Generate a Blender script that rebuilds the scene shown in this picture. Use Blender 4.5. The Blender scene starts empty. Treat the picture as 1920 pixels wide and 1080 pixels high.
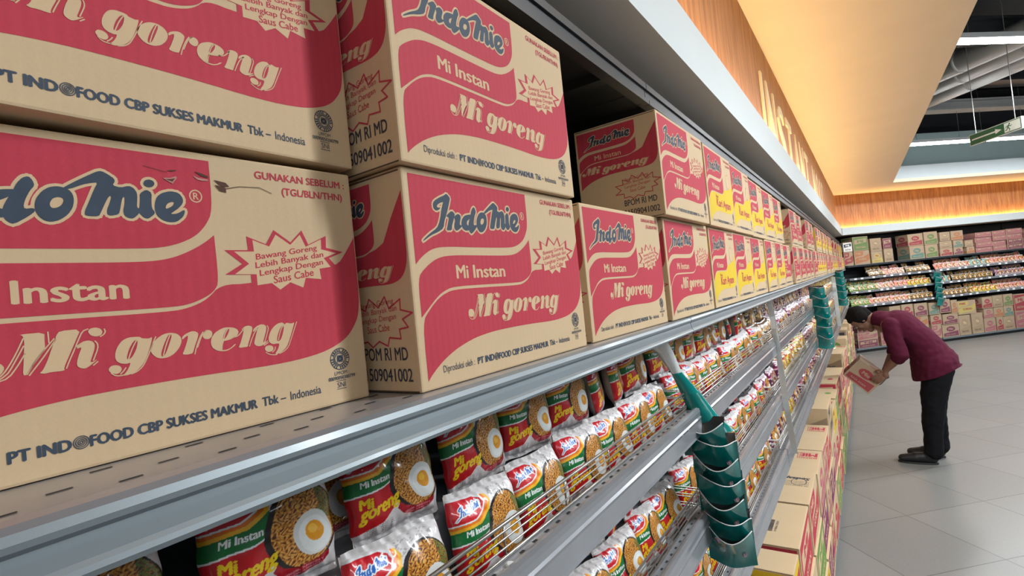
import bpy, bmesh, math, random
import numpy as np
from mathutils import Vector, Matrix, noise
from mathutils.geometry import tessellate_polygon, delaunay_2d_cdt

# ------------------------------------------------------------------ camera, world, light, exposure
SC = bpy.context.scene
C = SC.collection
H0 = 1.85                                   # camera height above the floor
cd = bpy.data.cameras.new('camera'); cam = bpy.data.objects.new('camera', cd); C.objects.link(cam)
YAW, PITCH, ROLL = 0.60158851, 0.02024244, -0.10160025
cy, sy = math.cos(YAW), math.sin(YAW)
Fw = Vector((-sy*math.cos(PITCH), cy*math.cos(PITCH), math.sin(PITCH)))
Rt = Vector((cy, sy, 0)); Up = Rt.cross(Fw)
R2 = math.cos(ROLL)*Rt + math.sin(ROLL)*Up
U2 = -math.sin(ROLL)*Rt + math.cos(ROLL)*Up
M = Matrix((R2, U2, -Fw)).transposed().to_4x4(); M.translation = (0, 0, H0)
cam.matrix_world = M
cd.sensor_width = 36; cd.lens = 965/1920*36; cd.clip_start = 0.02; cd.clip_end = 60
SC.camera = cam
SC.view_settings.view_transform = 'Standard'; SC.view_settings.look = 'None'
SC.view_settings.gamma = 1; SC.view_settings.use_curve_mapping = False
SC.view_settings.exposure = 0.15
w = bpy.data.worlds.new('world'); SC.world = w; w.use_nodes = True
w.node_tree.nodes['Background'].inputs[0].default_value = (0.80, 0.86, 0.95, 1)
w.node_tree.nodes['Background'].inputs[1].default_value = 0.07
UD = Vector((0.7302, 0.6833, 0)); NF = Vector((0.6833, -0.7302, 0)); KF = Vector((-0.35, 12.636, 0))
TH = math.atan2(0.6833, 0.7302)
def farp(u, v, z):                           # u along the far wall, v out of it towards the aisle, z height
    return KF + UD*u + NF*v + Vector((0, 0, z))
def area(name, loc, rot, sx, sy_, power, col):
    l = bpy.data.lights.new(name, 'AREA'); l.shape = 'RECTANGLE'; l.size = sx; l.size_y = sy_
    l.energy = power; l.color = col
    o = bpy.data.objects.new(name, l); C.objects.link(o); o.location = loc; o.rotation_euler = rot
    return o
ROWS = [(-7.05, 3.65), (-3.69, 3.65), (-0.33, 3.65), (3.03, 3.65), (6.3, 3.65)]
def row_point(b, a, z):                      # a along the tube rows, b across them
    return Vector((0.7302*a + 0.6833*b, 0.6833*a - 0.7302*b, z))
for (b, z), pw in zip(ROWS, (205, 198, 262, 55, 15)):
    x0 = 0.75
    a0 = (x0 - 0.6833*b)/0.7302
    area('row_light', row_point(b, a0 + 3.2, z - 0.06), (0, 0, TH), 6.0, 0.25, pw, (0.90, 0.96, 1.0))
# warm light strips in the coves
area('cove_light', (-0.388, 5.9, H0 + 0.768), (math.pi, math.radians(-20), 0), 0.05, 13.4, 58, (1.0, 0.66, 0.28))
p = farp(4.0, -0.03, H0 + 0.735)
area('cove_light', p, (math.pi, 0, TH), 8.0, 0.05, 40, (1.0, 0.60, 0.22))

# ------------------------------------------------------------------ materials
MATS = {}
def nodes(name):
    m = bpy.data.materials.new(name); m.use_nodes = True; MATS[name] = m
    nt = m.node_tree; b = nt.nodes['Principled BSDF']
    return m, nt, b
def L(nt, a, b): nt.links.new(a, b)
def mat(name, col, rough=0.6, metal=0.0, var=0.08, scale=20, bump=0.0, bscale=200, coat=0.0, emit=0.0, stretch=(1, 1, 1), spec=0.5):
    m, nt, b = nodes(name)
    tc = nt.nodes.new('ShaderNodeTexCoord'); mp = nt.nodes.new('ShaderNodeMapping'); mp.inputs['Scale'].default_value = stretch
    L(nt, tc.outputs['Object'], mp.inputs[0])
    n = nt.nodes.new('ShaderNodeTexNoise'); n.inputs['Scale'].default_value = scale; n.inputs['Detail'].default_value = 4
    L(nt, mp.outputs[0], n.inputs['Vector'])
    mx = nt.nodes.new('ShaderNodeMix'); mx.data_type = 'RGBA'
    mx.inputs[6].default_value = tuple(max(0, c*(1-var*1.6)) for c in col)+(1,)
    mx.inputs[7].default_value = tuple(min(1, c*(1+var*1.6)) for c in col)+(1,)
    L(nt, n.outputs[0], mx.inputs[0]); L(nt, mx.outputs[2], b.inputs['Base Color'])
    b.inputs['Roughness'].default_value = rough; b.inputs['Metallic'].default_value = metal
    b.inputs['Coat Weight'].default_value = coat; b.inputs['Coat Roughness'].default_value = 0.12
    b.inputs['Specular IOR Level'].default_value = spec
    if emit:
        b.inputs['Emission Color'].default_value = tuple(col)+(1,); b.inputs['Emission Strength'].default_value = emit
    if bump:
        n2 = nt.nodes.new('ShaderNodeTexNoise'); n2.inputs['Scale'].default_value = bscale; n2.inputs['Detail'].default_value = 3
        L(nt, mp.outputs[0], n2.inputs['Vector'])
        bp = nt.nodes.new('ShaderNodeBump'); bp.inputs['Strength'].default_value = bump; bp.inputs['Distance'].default_value = 0.002
        L(nt, n2.outputs[0], bp.inputs['Height']); L(nt, bp.outputs[0], b.inputs['Normal'])
    return m
def board(name, col, wear=0.10, lines=0.5):
    """printed or plain corrugated board: fine vertical flutes, speckle and slight wear"""
    m, nt, b = nodes(name)
    tc = nt.nodes.new('ShaderNodeTexCoord')
    wv = nt.nodes.new('ShaderNodeTexWave'); wv.bands_direction = 'X'; wv.inputs['Scale'].default_value = 42; wv.inputs['Distortion'].default_value = 1.2
    wv.inputs['Detail'].default_value = 1
    mpw = nt.nodes.new('ShaderNodeMapping'); mpw.inputs['Rotation'].default_value = (0, 0, 0.5)
    L(nt, tc.outputs['Object'], mpw.inputs[0]); L(nt, mpw.outputs[0], wv.inputs['Vector'])
    n = nt.nodes.new('ShaderNodeTexNoise'); n.inputs['Scale'].default_value = 9; n.inputs['Detail'].default_value = 6
    L(nt, tc.outputs['Object'], n.inputs['Vector'])
    n3 = nt.nodes.new('ShaderNodeTexNoise'); n3.inputs['Scale'].default_value = 420; n3.inputs['Detail'].default_value = 2
    L(nt, tc.outputs['Object'], n3.inputs['Vector'])
    a1 = nt.nodes.new('ShaderNodeMath'); a1.operation = 'MULTIPLY_ADD'; a1.inputs[1].default_value = 0.5; L(nt, n.outputs[0], a1.inputs[0]); 
    a2 = nt.nodes.new('ShaderNodeMath'); a2.operation = 'MULTIPLY_ADD'; a2.inputs[1].default_value = 0.35; L(nt, n3.outputs[0], a2.inputs[0])
    a3 = nt.nodes.new('ShaderNodeMath'); a3.operation = 'MULTIPLY'; a3.inputs[1].default_value = 0.13*lines; L(nt, wv.outputs[1], a3.inputs[0])
    L(nt, a3.outputs[0], a2.inputs[2]); L(nt, a2.outputs[0], a1.inputs[2])
    mx = nt.nodes.new('ShaderNodeMix'); mx.data_type = 'RGBA'
    mx.inputs[6].default_value = tuple(c*(1-wear*1.5) for c in col)+(1,)
    mx.inputs[7].default_value = tuple(min(1, c*(1+wear*1.5)+wear*0.05) for c in col)+(1,)
    L(nt, a1.outputs[0], mx.inputs[0]); L(nt, mx.outputs[2], b.inputs['Base Color'])
    b.inputs['Roughness'].default_value = 0.72; b.inputs['Specular IOR Level'].default_value = 0.3
    bp = nt.nodes.new('ShaderNodeBump'); bp.inputs['Strength'].default_value = 0.25; bp.inputs['Distance'].default_value = 0.0008
    L(nt, a1.outputs[0], bp.inputs['Height']); L(nt, bp.outputs[0], b.inputs['Normal'])
    return m
TAN = (0.62, 0.455, 0.275); REDC = (0.50, 0.04, 0.065)
board('board', TAN, 0.07); board('print_tan', (0.66, 0.47, 0.28), 0.06)
board('red_ink', REDC, 0.14, 1.0); mat('navy_ink', (0.035, 0.055, 0.085), 0.7, var=0.2, scale=90)
mat('black_ink', (0.035, 0.035, 0.05), 0.7, var=0.2, scale=90); board('yellow_ink', (0.72, 0.50, 0.02), 0.1)
board('green_ink', (0.16, 0.30, 0.06), 0.1); board('pink_ink', (0.50, 0.13, 0.17), 0.12); board('orange_ink', (0.62, 0.17, 0.03), 0.1)
board('plum_ink', (0.22, 0.03, 0.10), 0.12); board('white_print', (0.75, 0.73, 0.68), 0.05); board('teal_ink', (0.04, 0.28, 0.26), 0.1)
board('brown_board', (0.36, 0.255, 0.16), 0.1)
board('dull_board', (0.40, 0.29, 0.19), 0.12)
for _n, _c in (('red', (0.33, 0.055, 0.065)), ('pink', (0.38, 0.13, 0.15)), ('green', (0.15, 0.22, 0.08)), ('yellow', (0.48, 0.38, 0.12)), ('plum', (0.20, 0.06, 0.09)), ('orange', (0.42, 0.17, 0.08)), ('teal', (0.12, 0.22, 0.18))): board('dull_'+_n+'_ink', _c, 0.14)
mat('tear_dark', (0.10, 0.045, 0.03), 0.9); mat('tear_pale', (0.52, 0.24, 0.20), 0.9); mat('seam', (0.09, 0.055, 0.03), 0.9)
mat('shelf_grey', (0.20, 0.235, 0.255), 0.42, 0.25, 0.06, 8, coat=0.15)
mat('shelf_top_grey', (0.32, 0.31, 0.315), 0.30, 0.35, 0.12, 14, coat=0.2)
mat('shelf_side_grey', (0.28, 0.29, 0.31), 0.25, 0.3, 0.14, 10, coat=0.4)
mat('slot_dark', (0.015, 0.015, 0.018), 0.8)
mat('header_dark', (0.028, 0.03, 0.033), 0.45, 0.2, 0.1, 8)
mat('inner_dark', (0.035, 0.036, 0.04), 0.7, 0, 0.1, 6)
mat('wire_steel', (0.42, 0.40, 0.37), 0.28, 0.85, 0.05, 30)
mat('soffit_white', (0.80, 0.72, 0.64), 0.7, 0, 0.03, 4); mat('fascia_white', (0.60, 0.66, 0.67), 0.6, 0, 0.02, 4)
mat('plaster_cream', (0.84, 0.74, 0.56), 0.85, 0, 0.03, 3); mat('letter_cream', (0.85, 0.74, 0.50), 0.5, 0, 0.03, 10)
mat('ceiling_black', (0.035, 0.04, 0.045), 0.8, 0, 0.2, 3); mat('beam_grey', (0.42, 0.42, 0.41), 0.6, 0.1, 0.12, 3)
mat('duct_grey', (0.50, 0.50, 0.48), 0.45, 0.3, 0.1, 2); mat('upstand_teal', (0.26, 0.34, 0.33), 0.7, 0, 0.05, 3)
mat('plinth_dark', (0.03, 0.03, 0.033), 0.6); mat('white_plastic', (0.72, 0.73, 0.72), 0.35, 0, 0.04, 30)
mat('tube_glow', (0.93, 0.97, 1.0), 0.5, emit=38.0, var=0); mat('exit_green', (0.012, 0.10, 0.045), 0.4); mat('exit_white', (0.62, 0.68, 0.62), 0.4)
mat('price_white', (0.80, 0.81, 0.80), 0.35, 0, 0.03, 30)
mat('pack_white', (0.70, 0.66, 0.64), 0.3, coat=0.5, var=0.06, scale=60)
def wood():
    m, nt, b = nodes('wood_orange')
    tc = nt.nodes.new('ShaderNodeTexCoord'); mp = nt.nodes.new('ShaderNodeMapping'); mp.inputs['Scale'].default_value = (9, 9, 0.9)
    L(nt, tc.outputs['Object'], mp.inputs[0])
    n = nt.nodes.new('ShaderNodeTexNoise'); n.inputs['Scale'].default_value = 3.2; n.inputs['Detail'].default_value = 7; n.inputs['Distortion'].default_value = 0.6
    L(nt, mp.outputs[0], n.inputs['Vector'])
    r = nt.nodes.new('ShaderNodeValToRGB'); r.color_ramp.elements[0].position = 0.33; r.color_ramp.elements[1].position = 0.68
    r.color_ramp.elements[0].color = (0.36, 0.135, 0.05, 1); r.color_ramp.elements[1].color = (0.60, 0.27, 0.10, 1)
    L(nt, n.outputs[0], r.inputs[0]); L(nt, r.outputs[0], b.inputs['Base Color']); b.inputs['Roughness'].default_value = 0.55
wood()
def floor_mat():
    m, nt, b = nodes('floor_tile')
    tc = nt.nodes.new('ShaderNodeTexCoord'); sp = nt.nodes.new('ShaderNodeSeparateXYZ'); L(nt, tc.outputs['Object'], sp.inputs[0])
    def mth(op, a, bb=None, c=None):
        n = nt.nodes.new('ShaderNodeMath'); n.operation = op
        for i, v in enumerate((a, bb, c)):
            if v is None: continue
            if isinstance(v, (int, float)): n.inputs[i].default_value = v
            else: L(nt, v, n.inputs[i])
        return n.outputs[0]
    def line(cx, cyy, off):
        a = mth('ADD', mth('MULTIPLY', sp.outputs[0], cx), mth('MULTIPLY', sp.outputs[1], cyy))
        t = mth('DIVIDE', mth('SUBTRACT', a, off), 0.655)
        fr = mth('FRACT', t)
        d = mth('MINIMUM', fr, mth('SUBTRACT', 1.0, fr))
        return mth('LESS_THAN', d, 0.0042), mth('FLOOR', t)
    g1, c1 = line(0.7302, 0.6833, 2.55-6.55); g2, c2 = line(0.6833, -0.7302, -3.316-13.1)
    g = mth('MAXIMUM', g1, g2)
    wn = nt.nodes.new('ShaderNodeTexWhiteNoise'); wn.noise_dimensions = '2D'
    cb = nt.nodes.new('ShaderNodeCombineXYZ'); L(nt, c1, cb.inputs[0]); L(nt, c2, cb.inputs[1]); L(nt, cb.outputs[0], wn.inputs['Vector'])
    n = nt.nodes.new('ShaderNodeTexNoise'); n.inputs['Scale'].default_value = 60; n.inputs['Detail'].default_value = 4
    L(nt, tc.outputs['Object'], n.inputs['Vector'])
    v = mth('ADD', mth('MULTIPLY', wn.outputs[0], 0.35), mth('MULTIPLY', n.outputs[0], 0.65))
    mx = nt.nodes.new('ShaderNodeMix'); mx.data_type = 'RGBA'; L(nt, v, mx.inputs[0])
    mx.inputs[6].default_value = (0.18, 0.178, 0.168, 1); mx.inputs[7].default_value = (0.255, 0.251, 0.238, 1)
    m2 = nt.nodes.new('ShaderNodeMix'); m2.data_type = 'RGBA'; L(nt, g, m2.inputs[0]); L(nt, mx.outputs[2], m2.inputs[6]); m2.inputs[7].default_value = (0.09, 0.085, 0.08, 1)
    L(nt, m2.outputs[2], b.inputs['Base Color']); b.inputs['Roughness'].default_value = 0.30; b.inputs['Specular IOR Level'].default_value = 0.25
floor_mat()
def vcol_mat(name, rough, coat, bscale=90, bump=0.35):
    m, nt, b = nodes(name)
    a = nt.nodes.new('ShaderNodeAttribute'); a.attribute_name = 'print'; L(nt, a.outputs[0], b.inputs['Base Color'])
    b.inputs['Roughness'].default_value = rough; b.inputs['Coat Weight'].default_value = coat; b.inputs['Coat Roughness'].default_value = 0.08
    tc = nt.nodes.new('ShaderNodeTexCoord'); n = nt.nodes.new('ShaderNodeTexNoise'); n.inputs['Scale'].default_value = bscale; n.inputs['Detail'].default_value = 2
    L(nt, tc.outputs['Object'], n.inputs['Vector'])
    bp = nt.nodes.new('ShaderNodeBump'); bp.inputs['Strength'].default_value = bump; bp.inputs['Distance'].default_value = 0.003
    L(nt, n.outputs[0], bp.inputs['Height']); L(nt, bp.outputs[0], b.inputs['Normal'])
vcol_mat('pack_film', 0.33, 0.7)
mat('sachet_teal', (0.0, 0.22, 0.20), 0.2, 0.0, 0.12, 40, coat=0.9, bump=0.5, bscale=45)
mat('sachet_back', (0.016, 0.02, 0.02), 0.35, 0.0, 0.1, 30)
mat('sachet_mark', (0.6, 0.5, 0.52), 0.4)
mat('strip_clear', (0.74, 0.78, 0.76), 0.15, 0.0, 0.1, 30, coat=0.6)
mat('skin', (0.23, 0.115, 0.07), 0.55, 0, 0.08, 30); mat('hair', (0.010, 0.008, 0.008), 0.9, 0, 0.2, 120, bump=0.6, bscale=300, spec=0.15)
mat('shirt', (0.085, 0.008, 0.026), 0.9, 0, 0.12, 14, bump=0.5, bscale=500, spec=0.2); mat('trousers', (0.0085, 0.0085, 0.0105), 0.9, 0, 0.15, 14, bump=0.3, bscale=400, spec=0.15)
mat('shoe', (0.008, 0.008, 0.009), 0.5, 0, 0.1, 30); mat('lip', (0.20, 0.07, 0.055), 0.5); mat('eye_white', (0.5, 0.47, 0.44), 0.3)
mat('sole', (0.03, 0.03, 0.03), 0.8)

# ------------------------------------------------------------------ mesh builder
def ccw(p):
    a = sum(p[i][0]*p[(i+1) % len(p)][1]-p[(i+1) % len(p)][0]*p[i][1] for i in range(len(p)))
    return list(p) if a > 0 else list(p)[::-1]
def union2d(polys):
    """merge overlapping 2D polygons into one clean triangulated sheet"""
    vs, fs = [], []
    for p in polys:
        p = ccw(p); k = len(vs); vs += [Vector((q[0], q[1])) for q in p]; fs.append(list(range(k, k+len(p))))
    v, _, f, _, _, of = delaunay_2d_cdt(vs, [], fs, 0, 1e-4)
    out = []
    for t, o in zip(f, of):
        if not o: continue
        a, b_, c_ = (v[i] for i in t)
        cr = (b_.x-a.x)*(c_.y-a.y)-(b_.y-a.y)*(c_.x-a.x)
        if abs(cr) < 1e-7: continue
        out.append(tuple(t) if cr > 0 else (t[0], t[2], t[1]))
    return v, out
def stroke_quads(pts, wd, closed=False):
    pts = [Vector(p) for p in pts]
    if closed: pts = pts+[pts[0]]
    qs = []
    for a, b_ in zip(pts, pts[1:]):
        d = b_-a
        if d.length < 1e-6: continue
        n = Vector((-d.y, d.x)).normalized()*wd/2; e = d.normalized()*wd*0.3
        qs.append([a-e-n, b_+e-n, b_+e+n, a-e+n])
    return qs
class MB:
    def __init__(s): s.v = []; s.f = []; s.m = []; s.mats = []
    def mi(s, name):
        if name not in s.mats: s.mats.append(name)
        return s.mats.index(name)
    def add(s, vs, fs, m):
        k = len(s.v); s.v += [tuple(v) for v in vs]; i = s.mi(m)
        s.f += [tuple(a+k for a in f) for f in fs]; s.m += [i]*len(fs)
    def box(s, a, b, m, T=None):
        (x0, y0, z0), (x1, y1, z1) = a, b
        vs = [(x0,y0,z0),(x1,y0,z0),(x1,y1,z0),(x0,y1,z0),(x0,y0,z1),(x1,y0,z1),(x1,y1,z1),(x0,y1,z1)]
        if T: vs = [T(v) for v in vs]
        s.add(vs, [(0,3,2,1),(4,5,6,7),(0,1,5,4),(1,2,6,5),(2,3,7,6),(3,0,4,7)], m)
    def poly(s, pts, m, T, holes=()):
        loops = [[Vector((x, y, 0)) for x, y in pts]] + [[Vector((x, y, 0)) for x, y in h] for h in holes]
        tris = tessellate_polygon(loops); flat = [p for l in loops for p in l]
        out = []
        for t in tris:
            a, b_, c_ = (flat[i] for i in t)
            cr = (b_-a).cross(c_-a).z
            if abs(cr) < 1e-9: continue
            out.append(tuple(t) if cr > 0 else (t[0], t[2], t[1]))
        s.add([T(p.x, p.y) for p in flat], out, m)
    def sheet(s, polys, m, T):
        v, f = union2d(polys); s.add([T(p.x, p.y) for p in v], f, m)
    def stroke(s, pts, wd, m, T, closed=False): s.sheet(stroke_quads(pts, wd, closed), m, T)
    def disc(s, cx, cy_, r, m, T, n=20, ry=None):
        ry = ry or r
        s.poly([(cx+r*math.cos(2*math.pi*i/n), cy_+ry*math.sin(2*math.pi*i/n)) for i in range(n)], m, T)
    def tube(s, pts, r, m, n=6, cap=True):
        pts = [Vector(p) for p in pts]; rs = r if isinstance(r, (list, tuple)) else [r]*len(pts)
        vs = []; ref = None
        for i, p_ in enumerate(pts):
            d = (pts[min(i+1, len(pts)-1)]-pts[max(i-1, 0)]).normalized()
            if ref is None: ref = Vector((0, 0, 1)) if abs(d.z) < 0.9 else Vector((1, 0, 0))
            a = d.cross(ref).normalized(); b_ = a.cross(d)
            vs += [p_+(a*math.cos(2*math.pi*j/n)+b_*math.sin(2*math.pi*j/n))*rs[i] for j in range(n)]
        fs = [(i*n+j, i*n+(j+1) % n, (i+1)*n+(j+1) % n, (i+1)*n+j) for i in range(len(pts)-1) for j in range(n)]
        if cap: fs += [tuple(range(n))[::-1], tuple((len(pts)-1)*n+j for j in range(n))]
        s.add(vs, fs, m)
    def mesh(s, name, smooth=False):
        me = bpy.data.meshes.new(name); me.from_pydata(s.v, [], s.f)
        for n in s.mats: me.materials.append(MATS[n])
        me.polygons.foreach_set('material_index', s.m)
        if smooth: me.polygons.foreach_set('use_smooth', [True]*len(s.f))
        me.update(); return me
    def build(s, name, parent=None, smooth=False): return obj(name, s.mesh(name, smooth), parent)
def obj(name, me, parent=None, loc=None, rz=0):
    o = bpy.data.objects.new(name, me); C.objects.link(o)
    if parent: o.parent = parent
    if loc is not None: o.location = loc
    if rz: o.rotation_euler = (0, 0, rz)
    return o
def tag(o, label, cat, group=None, kind=None):
    o['label'] = label; o['category'] = cat
    if group: o['group'] = group
    if kind: o['kind'] = kind
    return o
def struct(o): o['kind'] = 'structure'; return o
def thing(name, label, cat, loc=(0, 0, 0), rz=0, group=None):
    return tag(obj(name, None, None, loc, rz), label, cat, group)
def T3(o, ex, ey):                            # art plane -> 3D
    o, ex, ey = Vector(o), Vector(ex), Vector(ey); n = ex.cross(ey).normalized()
    def at(h): return lambda x, y: o+ex*(x*0.001)+ey*(y*0.001)+n*h
    return at
_tx = {}
def text_tris(txt, bold=0.0):
    """outline text as a flat triangle sheet; bold thickens it sideways"""
    k = (txt, bold)
    if k in _tx: return _tx[k]
    cu = bpy.data.curves.new('t', 'FONT'); cu.body = txt; cu.size = 1; cu.resolution_u = 3
    o = bpy.data.objects.new('t', cu); C.objects.link(o)
    dg = bpy.context.evaluated_depsgraph_get(); dg.update()
    me = o.evaluated_get(dg).to_mesh(); me.calc_loop_triangles()
    v = np.array([tuple(x.co)[:2] for x in me.vertices]); t = [tuple(l.vertices) for l in me.loop_triangles]
    o.evaluated_get(dg).to_mesh_clear(); bpy.data.objects.remove(o); bpy.data.curves.remove(cu)
    polys = []
    offs = [(0, 0)] if not bold else [(-bold, 0), (0, 0), (bold, 0), (0, bold*0.5), (0, -bold*0.5)]
    for a, b_, c_ in t:
        cr = (v[b_][0]-v[a][0])*(v[c_][1]-v[a][1])-(v[b_][1]-v[a][1])*(v[c_][0]-v[a][0])
        tri = (a, b_, c_) if cr > 0 else (a, c_, b_)
        if abs(cr) < 1e-9: continue
        for ox, oy in offs: polys.append([(100*(v[i][0]+ox), 100*(v[i][1]+oy)) for i in tri])
    vv, out = union2d(polys)
    v = np.array([tuple(p) for p in vv]); v -= v.min(0); ext = v.max(0)
    _tx[k] = (v, out, ext); return _tx[k]
def put_text(mb, txt, x0, y0, wd, ht, m, T, off=0.0, slope=0.0, shear=0.0):
    v, t, e = text_tris(txt, off)
    mb.add([T(x0+a/e[0]*wd+b_/e[1]*ht*shear, y0+b_/e[1]*ht+a/e[0]*wd*slope) for a, b_ in v], t, m)
def chaikin(p, r=0.22, n=1):
    for _ in range(n):
        q = []
        for i in range(len(p)):
            a, b_ = p[i], p[(i+1) % len(p)]
            q += [(a[0]*(1-r)+b_[0]*r, a[1]*(1-r)+b_[1]*r), (a[0]*r+b_[0]*(1-r), a[1]*r+b_[1]*(1-r))]
        p = q
    return p
def soften(p, lim=48, n=2):
    """round the gentle bends of an outline, keep its sharp corners"""
    for _ in range(n):
        q = []
        for i in range(len(p)):
            a, b_, c_ = Vector(p[i-1]), Vector(p[i]), Vector(p[(i+1) % len(p)])
            if (b_-a).length > 1e-6 and (c_-b_).length > 1e-6 and abs((b_-a).angle_signed(c_-b_, 0)) < math.radians(lim):
                q += [tuple(b_.lerp(a, .25)), tuple(b_.lerp(c_, .25))]
            else: q.append(tuple(b_))
        p = q
    return p
def smooth_open(p, n=1):
    for _ in range(n):
        q = [p[0]]
        for a, b_ in zip(p, p[1:]): q += [(a[0]*.75+b_[0]*.25, a[1]*.75+b_[1]*.25), (a[0]*.25+b_[0]*.75, a[1]*.25+b_[1]*.75)]
        p = q+[p[-1]]
    return p

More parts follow.
